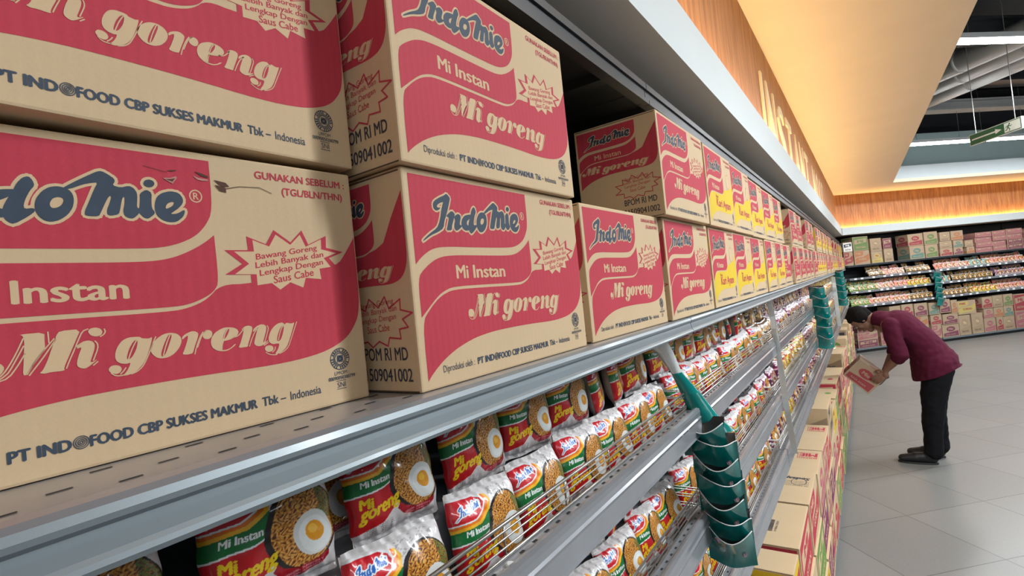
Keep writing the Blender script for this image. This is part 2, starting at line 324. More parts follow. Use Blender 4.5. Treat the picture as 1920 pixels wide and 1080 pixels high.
ART=dict(
mg=[[[95.9,90.0],[107.5,90.1],[107.2,84.9],[107.3,79.9],[105.3,76.5],[100.8,70.0],[98.1,65.1],[96.1,65.1],[96.9,72.7],[97.5,80.2],[98.0,86.5],[97.4,89.1]],[[114.7,90.1],[125.3,90.2],[121.9,82.1],[118.9,74.9],[115.4,66.6],[115.8,64.6],[109.0,64.9],[105.8,64.4],[103.6,65.2],[105.3,66.6],[108.0,72.7],[110.0,78.9],[112.2,84.7],[112.9,87.4]],[[128.7,88.1],[130.1,90.0],[133.1,90.4],[135.6,89.4],[136.7,87.1],[135.6,84.9],[133.0,84.3],[130.2,85.4]],[[122.6,79.1],[125.2,81.7],[128.5,82.4],[131.0,81.4],[132.0,79.0],[131.3,75.4],[129.5,70.2],[128.8,68.0],[130.4,68.0],[132.3,69.3],[132.1,68.6],[128.8,65.9],[126.2,64.3],[124.1,64.6],[122.1,66.2],[121.9,68.7],[123.3,73.8],[125.0,78.1],[124.0,78.2],[122.7,77.5]],[[138.1,61.8],[139.6,63.7],[142.1,63.9],[144.6,62.9],[145.5,60.7],[144.6,58.7],[142.4,57.6],[140.0,58.7],[138.3,60.2]],[[183.3,77.6],[185.6,79.7],[189.7,81.4],[192.3,81.3],[194.8,79.6],[194.1,76.3],[191.3,69.4],[189.9,65.2],[188.7,64.7],[185.7,64.4],[182.7,65.1],[184.2,68.0],[187.0,75.3],[187.5,78.6],[185.4,77.4],[183.6,75.7]],[[198.4,78.9],[199.7,81.0],[202.1,81.2],[204.2,79.9],[204.6,77.7],[203.6,75.2],[201.5,74.0],[198.8,74.5],[197.4,76.4]],[[226.5,78.7],[229.4,81.1],[233.0,81.3],[235.3,80.0],[235.1,77.3],[233.6,73.4],[230.7,66.0],[230.3,64.2],[226.6,64.3],[224.8,64.1],[222.9,64.8],[224.4,66.9],[227.0,73.7],[228.2,77.6]],[[235.8,77.7],[238.8,80.1],[242.6,81.4],[245.8,80.6],[247.0,78.8],[246.5,75.6],[244.3,69.8],[243.0,66.2],[244.4,66.0],[247.4,67.5],[247.1,66.6],[243.8,64.3],[240.4,63.3],[237.3,64.0],[235.6,65.8],[236.1,68.5],[238.3,74.7],[239.2,77.3],[238.1,77.4],[235.6,75.4]],[[243.9,60.5],[245.0,62.7],[247.9,63.2],[250.7,62.2],[251.5,59.9],[250.3,58.0],[247.4,57.5],[245.1,58.3]],[[78.6,71.7],[79.9,74.0],[82.8,75.0],[86.9,73.9],[88.6,70.9],[86.8,67.3],[83.8,65.8],[80.6,66.7],[78.6,68.9]]],
mgs=[[[111.8,85.6],[106.8,79.3],[101.9,72.8],[98.1,65.3]],[[112.4,84.7],[105.1,73.1],[99.0,64.6]],[[109.1,90.1],[109.2,83.3]],[[129.0,89.8],[126.1,88.8],[123.6,83.2],[120.7,76.0],[118.2,70.2],[116.6,66.0]],[[97.6,87.4],[93.9,78.6],[90.4,71.7],[88.1,68.0],[86.3,66.1]],[[97.5,82.8],[94.0,75.7],[90.2,68.0],[88.0,65.9],[86.2,64.6]],[[137.6,88.9],[138.2,87.2],[137.1,85.2],[135.2,84.1]],[[132.1,81.5],[133.4,79.7],[133.4,76.5],[131.4,71.3],[130.5,68.9]],[[132.8,67.8],[130.3,65.7]],[[121.9,78.7],[124.7,80.8]],[[155.3,79.3],[152.7,74.7],[150.5,69.2],[149.6,66.7]],[[139.3,59.0],[141.6,56.6],[145.2,56.2],[146.6,56.6]],[[147.7,61.2],[146.5,59.3],[144.5,57.4]],[[166.8,80.1],[164.7,75.8],[162.3,69.7],[159.5,63.8],[157.3,60.1],[154.1,57.5],[150.7,56.3]],[[176.0,80.9],[173.0,74.2],[170.6,66.2]],[[197.9,80.0],[195.4,76.1],[192.7,69.7],[191.1,64.1]],[[193.3,68.9],[196.1,75.7],[198.4,79.3],[200.5,81.0]],[[228.4,79.4],[225.9,76.1],[223.0,73.7],[219.5,73.1]],[[240.0,78.6],[236.5,74.9],[233.7,69.3],[231.7,64.5]],[[247.6,79.7],[248.6,77.7],[247.8,75.0],[245.6,69.1],[244.2,66.1]],[[247.5,65.6],[243.7,63.6]],[[261.8,78.7],[258.7,74.2],[256.2,66.4]],[[244.6,57.6],[247.7,55.3],[251.4,54.5],[253.8,54.4]],[[253.0,61.1],[252.6,58.8],[250.2,57.1]],[[274.2,80.3],[272.0,75.6],[268.0,66.8],[264.7,59.5],[260.4,56.3],[256.3,55.0]],[[216.6,80.9],[214.0,77.5],[212.4,72.8]],[[212.0,71.1],[210.9,68.2],[210.4,64.4]],[[78.6,68.6],[80.8,64.5],[84.7,63.0],[89.8,64.6],[94.1,71.0],[97.9,78.2]]],
lg=[[[61.8,199.2],[67.2,194.9],[64.9,189.2],[59.0,176.4],[55.1,170.0],[52.5,161.7],[43.7,157.2],[32.9,153.5],[20.2,146.5],[21.3,148.5],[30.3,154.7],[42.3,161.2],[45.9,166.0],[49.2,172.9],[51.2,179.8],[54.0,186.1],[56.0,189.7],[49.9,187.8],[45.7,185.1],[45.4,183.4],[47.7,182.6],[50.7,183.5],[48.9,181.0],[43.9,179.2],[40.0,181.6],[39.7,186.2],[42.6,189.8],[50.8,194.0],[58.0,196.7]],[[58.9,175.7],[67.8,181.5],[72.4,178.0],[70.8,174.5],[67.9,168.7],[65.8,164.5],[65.1,160.0],[56.6,159.5],[58.7,164.1],[62.5,173.2],[58.7,174.3]],[[70.3,174.4],[73.2,176.7],[77.7,178.8],[82.1,176.3],[79.6,170.2],[78.5,166.6],[83.2,166.1],[78.4,162.4],[72.8,159.6],[69.5,161.9],[69.6,166.1],[71.9,171.1]],[[81.4,168.2],[83.2,173.2],[88.1,177.5],[94.9,179.0],[99.4,179.4],[99.0,176.4],[94.6,173.3],[91.6,171.6],[90.5,168.0],[92.5,166.7],[97.4,166.2],[96.8,162.6],[88.8,160.4],[82.7,162.6]],[[98.3,178.4],[100.4,183.4],[103.2,187.2],[106.1,188.4],[107.9,186.0],[108.6,182.6],[106.2,179.2],[104.0,174.2],[102.8,170.2],[102.9,167.4],[107.4,168.4],[108.0,166.3],[104.2,162.5],[97.7,157.6],[95.3,158.6],[93.6,160.6],[92.6,164.7],[94.1,169.9]],[[121.7,182.2],[124.2,184.3],[129.4,188.2],[136.6,193.2],[140.9,196.0],[143.6,196.7],[147.0,194.8],[150.3,192.3],[150.6,190.1],[149.0,187.5],[153.5,186.3],[158.5,188.2],[161.3,186.9],[163.1,183.6],[163.0,179.6],[162.2,173.0],[164.2,172.2],[163.3,168.6],[159.7,164.9],[156.8,165.0],[154.5,166.5],[153.9,169.9],[155.1,174.9],[155.4,178.9],[155.1,180.1],[154.0,178.7],[153.1,174.8],[152.2,170.3],[151.2,167.3],[146.5,165.9],[144.7,166.8],[144.7,169.7],[146.3,174.2],[147.8,178.9],[147.1,180.0],[145.6,178.0],[143.6,173.5],[141.3,168.0],[139.9,165.1],[134.3,165.0],[132.5,165.6],[132.7,168.4],[135.4,175.1],[138.6,183.5],[141.0,188.5],[137.0,187.6],[132.9,186.2],[125.5,182.2]],[[164.6,183.2],[168.9,186.7],[172.2,184.5],[171.5,178.3],[171.5,173.2],[173.3,170.3],[172.2,168.2],[168.6,165.2],[166.0,165.8],[163.7,168.6],[162.6,170.6],[163.8,173.1],[164.5,178.7]],[[167.3,190.8],[168.5,193.3],[171.2,194.3],[173.7,193.6],[174.6,191.4],[173.1,189.0],[170.5,188.2],[168.2,188.9]]],
dmg=[[[182.8,202.3],[186.5,202.0],[190.3,203.6],[186.6,203.3]],[[180.1,196.5],[185.2,197.1],[189.0,198.9],[189.4,197.4],[186.2,192.8],[182.3,194.9]],[[200.6,200.9],[204.4,199.5],[211.4,199.0],[211.3,197.9],[207.2,197.4],[203.3,198.0]],[[201.9,204.3],[206.6,201.1],[211.5,200.1],[211.7,201.8],[206.7,203.4]],[[215.6,199.3],[224.4,198.0],[227.2,195.1],[221.1,194.4]],[[216.0,195.4],[224.1,193.9],[224.5,189.9],[219.3,191.0]]],
mgh=[[[[155.7,81.5],[157.7,81.0],[158.1,80.1],[162.6,79.3],[164.7,80.4],[164.0,76.8],[161.5,69.4],[159.2,64.3],[157.0,61.0],[153.4,57.6],[149.2,55.9],[145.5,55.9],[148.3,58.9],[150.0,62.2],[150.5,64.3],[148.6,63.7],[145.7,64.2],[143.3,65.7],[142.2,68.3],[142.5,72.2],[144.1,76.3],[146.8,79.9],[150.6,81.6]],[[155.2,79.7],[155.8,77.9],[154.7,73.1],[152.3,68.5],[150.3,66.6],[148.8,66.6],[148.8,68.6],[150.4,73.7],[153.0,78.2]]],[[[176.5,82.0],[180.6,80.6],[182.9,77.7],[183.0,74.3],[181.2,70.3],[177.8,66.5],[173.5,64.3],[169.0,64.1],[165.9,65.5],[163.4,68.6],[162.9,71.9],[164.3,75.4],[167.3,78.7],[171.5,81.4]],[[175.8,81.4],[177.0,79.8],[175.1,74.4],[172.6,68.2],[170.9,65.7],[169.3,65.5],[169.3,68.2],[171.6,74.4],[174.3,79.7]]],[[[216.9,81.6],[220.7,80.9],[223.5,79.1],[224.2,76.7],[222.7,74.2],[218.6,72.1],[214.3,71.3],[212.0,71.1],[210.7,68.2],[210.1,65.3],[210.4,64.4],[213.7,64.1],[217.2,65.2],[219.9,67.5],[221.7,67.9],[218.9,65.4],[214.5,63.3],[210.3,63.3],[206.7,64.5],[203.7,67.0],[202.8,70.6],[203.6,74.8],[206.3,78.4],[210.1,80.5],[213.5,81.7]],[[216.8,80.9],[217.3,79.3],[215.5,75.5],[213.2,72.7],[211.7,72.7],[212.6,75.9],[214.9,80.0]]],[[[260.8,81.2],[262.4,79.8],[263.6,79.0],[264.3,80.6],[269.2,79.1],[272.1,80.3],[270.4,75.8],[267.7,69.3],[265.1,63.3],[262.7,59.3],[258.4,56.1],[253.4,54.5],[252.5,55.5],[255.2,58.9],[256.9,63.2],[255.2,63.7],[251.3,63.5],[248.2,65.5],[247.8,68.9],[249.4,73.4],[252.1,77.3],[256.3,80.4]],[[261.3,78.7],[262.1,76.7],[260.9,72.0],[258.4,66.6],[256.4,65.4],[254.9,66.1],[255.8,70.2],[258.3,75.7]]]],
lgh=[[[[107.9,171.1],[108.8,174.7],[111.7,179.4],[115.2,182.4],[119.0,183.5],[122.4,183.2],[125.5,181.7],[127.1,179.1],[127.5,175.0],[126.5,169.9],[123.7,165.1],[119.3,161.3],[115.1,159.9],[111.9,160.6],[109.4,162.9],[107.8,166.7]],[[115.1,172.1],[116.8,175.4],[119.6,176.6],[121.9,175.9],[122.2,174.1],[121.0,171.3],[118.8,169.5],[116.4,168.9],[115.3,169.9]]],[[[173.9,178.5],[175.5,182.3],[178.8,185.2],[184.4,187.1],[189.9,186.3],[192.4,182.3],[192.1,178.6],[189.0,174.6],[184.0,170.6],[183.5,169.7],[187.7,170.3],[192.7,173.8],[193.0,171.7],[191.3,167.9],[186.7,163.9],[181.6,163.4],[177.3,164.9],[174.0,168.3],[173.1,173.4]],[[186.3,178.6],[184.9,175.8],[180.6,173.2],[180.3,175.0],[181.8,177.7],[184.7,179.0]]]],
burst=[[219.0,143.2],[237.7,143.4],[237.1,154.9],[253.1,148.7],[260.8,161.2],[275.4,150.9],[286.9,162.0],[292.4,149.2],[311.0,157.8],[310.2,146.6],[328.0,142.6],[312.3,136.9],[319.9,128.3],[306.1,126.7],[307.1,116.8],[289.2,118.5],[285.5,109.7],[271.9,115.0],[260.6,108.8],[252.5,114.9],[238.2,113.5],[238.2,122.9],[218.0,123.4],[231.9,132.0]])

# ------------------------------------------------------------------ noodle cartons
PAN1 = [(8,214),(213,214),(213,174.6),(206.6,161.7),(197,152),(180,145),(160,143.3),(90,142.5),(58,142.5),(34,140.5),(17,131.7),(8,123.8)]
PAN2 = [(9,110.5),(18.5,119.3),(36,129.5),(57,133.5),(114,133.6),(163,133.8),(180,136.1),(194,142),(205.6,149.2),(212.3,155),(212.9,118),(209,111),(202,106.2),(190.6,101.7),(178,100.4),(109,100.6),(59,100.2),(45,96.5),(34,91.3),(9,71.7)]
PAN3 = [(9.6,67.2),(20,78),(33.2,88.2),(45,93.6),(58.6,97),(108.4,97.4),(177,97.2),(190,99),(203.3,104.6),(213.6,115.7),(237.6,115.5),(285,124),(320,129),(331,142),(341.5,157),(341.8,100),(339,81.3),(334,72),(325,61.5),(311,54),(290,48.5),(252.8,45.8),(192,47.5),(132,47),(108,45.5),(85,42.9),(60.5,37.1),(45,31.5),(31,25),(16,15.2),(9.6,9.1)]
PAN1, PAN2, PAN3 = soften(PAN1), soften(PAN2), soften(PAN3)
BLX = 272.0; BLY = 136.5
BIN = [(BLX+(x-BLX)*0.86, BLY+(y-BLY)*(0.84 if y > BLY else 0.98)) for x, y in ART['burst']]
def logo(mb, A, outline='print_tan', ink='navy_ink', ow=2.3, h0=0.0003):
    """the slanted script logo; A(h) gives the art plane at height h"""
    polys = [(chaikin(p), None) for p in ART['lg']]+[(chaikin(a), chaikin(b)) for a, b in ART['lgh']]
    sh = []
    for a, b in polys: sh += stroke_quads(a, ow*1.6, True)+[a]
    mb.sheet(sh, outline, A(h0))
    vs, fs, holes = [], [], set()
    for a, b in polys:
        a = ccw(a); b = ccw(b) if b else None
        vs_a = len(vs); vs += [Vector(q) for q in a]; fs.append(list(range(vs_a, vs_a+len(a))))
        if b:
            holes.add(len(fs)); vs_b = len(vs); vs += [Vector(q) for q in b]; fs.append(list(range(vs_b, vs_b+len(b))))
    v, _, f, _, _, of = delaunay_2d_cdt(vs, [], fs, 0, 1e-4); out = []
    for t, o in zip(f, of):
        if not o or any(i in holes for i in o): continue
        a, b_, c_ = (v[i] for i in t); cr = (b_.x-a.x)*(c_.y-a.y)-(b_.y-a.y)*(c_.x-a.x)
        if abs(cr) > 1e-7: out.append(tuple(t) if cr > 0 else (t[0], t[2], t[1]))
    mb.add([A(h0+0.00015)(q.x, q.y) for q in v], out, ink)
def mi_goreng(mb, A, m='print_tan', h=0.0004):
    for p in ART['mg']: mb.poly(chaikin(p), m, A(h))
    for a, b in ART['mgh']: mb.poly(chaikin(a), m, A(h), [chaikin(b)])
    for s_ in ART['mgs']: mb.stroke(smooth_open(s_), 0.75, m, A(h))
def side_art(mb, S, kind, D):
    """the narrow end face: the same wave print in its upper part, starburst and codes below"""
    lower = {'red': 'red_ink', 'curry': 'yellow_ink'}[kind]
    k = D*1000
    def sx(x): return x*0.67*k/190 if x < 213 else (142.7+(x-213)*(188-142.7)/129)*k/190
    def sy(y): return 79+0.62*y
    def P(p): return [(sx(x), sy(y)) for x, y in p]
    mb.poly(P(PAN1), 'red_ink', S(0.00015)); mb.poly(P(PAN2), 'red_ink', S(0.00015))
    p3 = [(x, y) for x, y in PAN3 if not (200 < x < 341 and y > 100)]
    i = max(range(len(p3)), key=lambda j: p3[j][0]+p3[j][1]*0.5 if p3[j][1] > 99 else -1); p3 = p3[:i]+[(216, 106), (250, 114), (290, 150), (341, 190)]+p3[i:]
    mb.poly(P(p3), lower, S(0.00015))
    def S1(h):
        f = S(h); return lambda x, y: f((x*0.64+8)*k/190, sy(y))
    def S2(h):
        f = S(h); return lambda x, y: f(((x-105)*0.80+32)*k/190, sy(y)-3)
    logo(mb, S1)
    put_text(mb, 'Mi Instan', 45*k/190, sy(107), 62*k/190, 10.5, 'print_tan', S(0.0003), 0.012)
    if kind == 'red': mi_goreng(mb, S2)
    else: put_text(mb, 'Kari Ayam', 40*k/190, sy(60), 120*k/190, 22, 'red_ink', S(0.0004), 0.03)
    ring = [((136+(x-BLX)*0.92)*k/190, 72+(y-BLY)*0.95) for x, y in ART['burst']]
    mb.stroke(ring, 1.6, 'red_ink', S(0.0003), closed=True)
    for i, t_ in enumerate(['Bawang Goreng', 'Lebih Banyak dan', 'Lengkap Dengan', 'Saus Cabe']):
        wd = (52, 60, 56, 34)[i]*k/190
        put_text(mb, t_, 136*k/190-wd/2, 84-i*8, wd, 7.2, 'red_ink', S(0.0003), slope=0.06)
    put_text(mb, 'BPOM RI MD', k-86, 32, 72, 13, 'black_ink', S(0.0005), 0.012)
    put_text(mb, '231509041002', k-96, 11, 86, 13, 'black_ink', S(0.0005), 0.012)
def front_art(mb, A, kind='red'):
    lower = {'red': 'red_ink', 'curry': 'yellow_ink'}[kind]
    mb.poly(PAN1, 'red_ink', A(0.00015)); mb.poly(PAN2, 'red_ink', A(0.00015)); mb.poly(PAN3, lower, A(0.00015))
    logo(mb, A)
    mb.stroke([(201.5+4.2*math.cos(a*math.pi/8), 184.9+4.6*math.sin(a*math.pi/8)) for a in range(16)], 0.9, 'print_tan', A(0.0003), closed=True)
    put_text(mb, 'R', 199.6, 182.2, 4.0, 5.4, 'print_tan', A(0.0003), 0.02)
    put_text(mb, 'Mi', 65.5, 108.4, 20, 14.6, 'print_tan', A(0.0003), 0.03); put_text(mb, 'lnstan', 93.5, 108.2, 60, 14.8, 'print_tan', A(0.0003), 0.03)
    if kind == 'red': mi_goreng(mb, A)
    else:
        put_text(mb, 'Rasa', 96, 84, 30, 8, 'red_ink', A(0.0004), 0.02)
        put_text(mb, 'Kari Ayam', 96, 52, 190, 31, 'red_ink', A(0.0004), 0.03, shear=0.12)
    if kind == 'red':
        mb.poly(ART['burst'], 'red_ink', A(0.0002)); mb.poly(BIN, 'print_tan', A(0.0003))
        for i, (t_, x0, wd) in enumerate([('Bawang Goreng', 243.5, 57), ('Lebih Banyak dan', 242.5, 64), ('Lengkap Dengan', 245.5, 60), ('Saus Cabe', 257, 38)]):
            put_text(mb, t_, x0, 133.6-i*7.0+(x0-243)*0.155, wd, 6.6, 'red_ink', A(0.0004), 0.02, slope=0.155*wd/wd)
    else:
        mb.disc(BLX+8, BLY+10, 22, 'print_tan', A(0.0003)); mb.stroke([(BLX+8+22*math.cos(a*.4), BLY+10+22*math.sin(a*.4)) for a in range(16)], 1.6, 'red_ink', A(0.0003), closed=True)
    put_text(mb, 'GUNAKAN SEBELUM :', 248.5, 204.6, 87.5, 6.6, 'red_ink', A(0.0003), 0.026)
    put_text(mb, '(TGL/BLN/THN)', 271.5, 190.6, 61, 8.6, 'red_ink', A(0.0003), 0.026)
    put_text(mb, 'Diproduksi oleh :', 32.1, 12.0, 49, 9.2, 'navy_ink', A(0.0003))
    put_text(mb, 'PT IND', 86.3, 14.0, 30, 7.4, 'navy_ink', A(0.0003), 0.055)
    for r in (4.0, 2.9, 1.8, 0.8): mb.stroke([(120.9+r*math.cos(a*.4), 17.7+r*math.sin(a*.4)) for a in range(16)], 0.55, 'navy_ink', A(0.0003), closed=True)
    put_text(mb, 'FOOD CBP SUKSES MAKMUR', 125.2, 13.6, 109, 7.5, 'navy_ink', A(0.0003), 0.055)
    put_text(mb, 'Tbk \u2013', 238.0, 13.8, 20.5, 7.4, 'navy_ink', A(0.0003), 0.03)
    put_text(mb, 'Indonesia', 262.5, 13.9, 29, 7.2, 'navy_ink', A(0.0003), 0.01)
    # halal roundel with its registration lines and the SNI mark
    hx, hy = 313.8, 41.6
    for r, wd in ((9.9, 0.7), (6.7, 0.6), (5.4, 0.9), (2.0, 1.4)): mb.stroke([(hx+r*math.cos(a*math.pi/12), hy+r*math.sin(a*math.pi/12)) for a in range(24)], wd, 'navy_ink', A(0.0003), closed=True)
    for a in range(0, 24):
        if a % 6 == 5: continue
        t = a*math.pi/12; mb.stroke([(hx+7.4*math.cos(t), hy+7.4*math.sin(t)), (hx+9.1*math.cos(t), hy+9.1*math.sin(t))], 1.1, 'navy_ink', A(0.0003))
    for a in range(5): mb.stroke([(hx-3+a*1.5, hy-3), (hx-2.4+a*1.3, hy+3.2)], 0.8, 'navy_ink', A(0.0003))
    put_text(mb, 'LPPOM :', 306.8, 26.8, 15.5, 3.4, 'navy_ink', A(0.0003)); put_text(mb, '00090050300799', 300, 22.4, 28.5, 3.4, 'navy_ink', A(0.0003), 0.02)
    put_text(mb, 'SNI', 308.8, 15.2, 8.6, 4.8, 'navy_ink', A(0.0003)); mb.stroke([(308, 21.2), (318, 21.2)], 0.5, 'navy_ink', A(0.0003)); mb.stroke([(308, 13.9), (318, 13.9)], 0.5, 'navy_ink', A(0.0003))
def carton_body(W, D, H, m='board', bev=0.0022, flap=True):
    """corrugated case: bevelled shell with flap slits and a folded lower flap edge"""
    mb = MB(); bm = bmesh.new(); bmesh.ops.create_cube(bm, size=1)
    for v in bm.verts: v.co = Vector((v.co.x*W, v.co.y*D, (v.co.z+0.5)*H))
    bmesh.ops.bevel(bm, geom=bm.edges[:], offset=bev, segments=2, profile=0.6, affect='EDGES')
    bm.verts.ensure_lookup_table()
    mb.add([v.co for v in bm.verts], [tuple(v.index for v in f.verts) for f in bm.faces], m); bm.free()
    if flap:
        for z in (0.0002, H-0.0002):
            n = 1 if z > H/2 else -1
            mb.add([(-W/2+bev, -0.0008, z+n*0.0004), (W/2-bev, -0.0008, z+n*0.0004), (W/2-bev, 0.0008, z+n*0.0004), (-W/2+bev, 0.0008, z+n*0.0004)], [(0, 1, 2, 3) if n > 0 else (3, 2, 1, 0)], 'seam')
        # flap slits at the vertical corners
        for sx in (-1, 1):
            x = sx*(W/2)
            for z0, z1 in ((H-0.004, H-0.0005), (0.0005, 0.004)):
                mb.box((min(x, x+sx*0.0003), -D/2+0.0035, z0), (max(x, x+sx*0.0003), D/2-0.0035, z1-0.0022), 'seam')
    return mb
CW, CD, CH = 0.3432, 0.190, 0.220
def noodle_carton(kind, W=CW, D=CD, H=CH, damaged=False):
    mb = carton_body(W, D, H)
    fx = W/CW
    A = T3((-W/2, -D/2, 0), (fx, 0, 0), (0, 0, H/CH))
    front_art(mb, A, kind)
    if damaged:
        for i, d in enumerate(ART['dmg']): mb.poly(d, 'tear_dark' if i in (0, 3, 4, 5) else 'tear_pale', A(0.0006))
        mb.stroke([(224, 193), (235, 196), (252, 197), (262, 193)], 0.5, 'tear_dark', A(0.0006)); mb.stroke([(168, 204), (176, 202.5), (183, 201)], 0.3, 'tear_dark', A(0.0006))
        mb.poly([(181.5, 195.6), (185.2, 196.2), (188.3, 197.2), (186.2, 194.4)], 'tear_dark', A(0.0007))
    side_art(mb, T3((-W/2, D/2, 0), (0, -1, 0), (0, 0, H/CH)), kind, D)
    return mb
_meshes = {}
def carton_mesh(kind, W=CW, D=CD, H=CH, damaged=False):
    k = (kind, W, D, H, damaged)
    if k not in _meshes:
        mb = noodle_carton(kind, W, D, H, damaged); _meshes[k] = mb.mesh('noodle_carton')
    return _meshes[k]
ORD = ['first','second','third','fourth','fifth','sixth','seventh','eighth','ninth','tenth','eleventh','twelfth','thirteenth','fourteenth','fifteenth','sixteenth','seventeenth','eighteenth','nineteenth','twentieth','twenty-first','twenty-second','twenty-third','twenty-fourth','twenty-fifth','twenty-sixth','twenty-seventh','twenty-eighth','twenty-ninth','thirtieth','thirty-first','thirty-second','thirty-third','thirty-fourth','thirty-fifth','thirty-sixth','thirty-seventh','thirty-eighth','thirty-ninth','fortieth','forty-first','forty-second']

# ------------------------------------------------------------------ the room
R = random.Random(7)
OUT_N = ['nearest','second','third','fourth','fifth','sixth','seventh','eighth','ninth','tenth','eleventh']
def extrude_y(mb, prof, y0, y1, m, closed=True):
    n = len(prof); vs = [(x, y0, z) for x, z in prof]+[(x, y1, z) for x, z in prof]
    k = n if closed else n-1
    mb.add(vs, [(i, (i+1) % n, n+(i+1) % n, n+i) for i in range(k)], m)
    if closed:
        base = len(mb.v)-2*n
        mb.f += [tuple(base+i for i in range(n))[::-1], tuple(base+n+i for i in range(n))]; mb.m += [mb.mi(m)]*2
mb = MB(); mb.box((-6, -4, -0.1), (16, 20, 0), 'floor_tile'); struct(mb.build('floor'))
Rot = Matrix.Rotation(TH, 4, 'Z')
def farM(): return Matrix.Translation(KF)@Rot            # local x along the far wall, local -y out of it
def farobj(o): o.matrix_world = farM(); return o
# walls behind the shelving
mb = MB(); mb.box((-1.02, -4, 0), (-0.95, 13.6, 3.9), 'inner_dark'); struct(mb.build('wall_left'))
mb = MB(); mb.box((-1.2, 0.62, 0), (9.5, 0.70, 3.9), 'inner_dark'); struct(farobj(mb.build('wall_far')))
# bulkheads: soffit, white fascia, wood panelling
fx0, fx1 = -0.358, -0.328                                # the fascia runs a hair off the shelf line
def fxx(y): return fx0+(fx1-fx0)*(y-1.0)/11.4
ZS, ZT, ZC = H0+0.605, H0+0.775, H0+1.45
YE = 12.70
mb = MB(); mb.add([(-1.0, -4, ZS), (fxx(-4), -4, ZS), (fxx(YE), YE, ZS), (-1.0, YE+0.9, ZS)], [(3, 2, 1, 0)], 'soffit_white')
mb.add([(-1.0, -4, ZS+0.03), (fxx(-4)-0.03, -4, ZS+0.03), (fxx(YE)-0.03, YE, ZS+0.03), (-1.0, YE+0.9, ZS+0.03)], [(0, 1, 2, 3)], 'soffit_white'); struct(mb.build('trim_1'))
mb = MB(); a, b_ = fxx(-4), fxx(YE)
mb.add([(a, -4, ZS), (b_, YE, ZS), (b_, YE, ZT), (a, -4, ZT), (a-0.02, -4, ZT), (b_-0.02, YE, ZT), (b_-0.02, YE, ZS+0.03), (a-0.02, -4, ZS+0.03)], [(0, 1, 2, 3), (3, 2, 5, 4), (4, 5, 6, 7), (0, 3, 4, 7)], 'fascia_white'); struct(mb.build('trim_2'))
def px_(y): return -0.421+(0.023)*(y-2.5)/9.5
mb = MB(); mb.add([(px_(-4), -4, ZS+0.03), (px_(12.62), 12.62, ZS+0.03), (px_(12.62), 12.62, ZC), (px_(-4), -4, ZC)], [(0, 1, 2, 3)], 'wood_orange')
mb.add([(px_(-4)-0.03, -4, ZS+0.03), (px_(12.7)-0.03, 12.7, ZS+0.03), (px_(12.7)-0.03, 12.7, ZC), (px_(-4)-0.03, -4, ZC)], [(3, 2, 1, 0)], 'wood_orange'); struct(mb.build('wall_bulkhead'))
mb = MB(); mb.box((0.03, 0.0, ZS), (9.5, 0.62, ZS+0.03), 'soffit_white'); struct(farobj(mb.build('trim_3')))
mb = MB(); mb.box((0.03, -0.02, ZS), (9.5, 0.0, ZT-0.02), 'fascia_white'); struct(farobj(mb.build('trim_4')))
mb = MB(); mb.box((-0.03, 0.06, ZS+0.03), (9.5, 0.09, ZC), 'wood_orange'); struct(farobj(mb.build('wall_far_bulkhead')))
# suspended ceiling with the long opening
def ox(y): return 0.695-0.0120*(y-3.0)
OC = Vector((0.585, 12.16, 0)); FE = OC+UD*9
cor = farp(-0.05, -0.06, 0)
mb = MB()
for z, flip in ((ZC, True), (ZC+0.06, False)):
    vs = [(px_(-4), -4, z), (ox(-4), -4, z), (OC.x, OC.y, z), (cor.x, cor.y, z), (FE.x, FE.y, z), tuple(farp(9.4, -0.06, z))]
    fs = [(0, 1, 2, 3), (3, 2, 4, 5)]
    mb.add(vs, [f[::-1] if flip else f for f in fs], 'plaster_cream')
mb.add([(ox(-4), -4, ZC), (OC.x, OC.y, ZC), (OC.x, OC.y, ZC+0.06), (ox(-4), -4, ZC+0.06), (FE.x, FE.y, ZC), (FE.x, FE.y, ZC+0.06)], [(0, 1, 2, 3), (1, 4, 5, 2)], 'plaster_cream')
struct(mb.build('ceiling'))
# upstand and beams above the opening
n2 = -NF
mb = MB(); a = OC-UD*0.9+n2*0.02; b_ = OC+UD*9+n2*0.02
def quadz(p, q, z0, z1, m, th=0.04):
    d = n2*th
    vs = [p+Vector((0, 0, z0)), q+Vector((0, 0, z0)), q+Vector((0, 0, z1)), p+Vector((0, 0, z1))]
    vs += [v+d for v in vs]; mb.add(vs, [(0, 1, 2, 3), (5, 4, 7, 6), (3, 2, 6, 7), (0, 4, 5, 1)], m)
quadz(a, b_, ZC+0.06, ZC+0.30, 'fascia_white'); struct(mb.build('trim_5'))
mb = MB(); quadz(a+n2*0.35, b_+n2*0.35, ZC+0.06, ZC+1.0, 'upstand_teal'); struct(mb.build('wall_upstand'))
mb = MB(); mb.box((-3, -6, H0+2.95), (16, 20, H0+3.05), 'ceiling_black'); struct(mb.build('ceiling_deck'))
def beam(name, label, b, z, wd, ht, m, ang=None, a0=-1, a1=12):
    mb = MB(); mb.box((a0, -wd/2, 0), (a1, wd/2, ht*0.12), m); mb.box((a0, -wd*0.12, ht*0.1), (a1, wd*0.12, ht*0.9), m); mb.box((a0, -wd/2, ht*0.88), (a1, wd/2, ht), m)
    o = mb.build(name); tag(o, label, 'beam'); o.location = row_point(b, 0, z); o.rotation_euler = (0, 0, TH if ang is None else ang); return o
beam('ceiling_beam', 'dark steel beam crossing above the nearer light row', -4.9, H0+2.35, 0.20, 0.26, 'header_dark')
beam('ceiling_beam', 'grey steel beam crossing just beyond the slanting ducts', -7.05, H0+2.28, 0.20, 0.16, 'beam_grey')
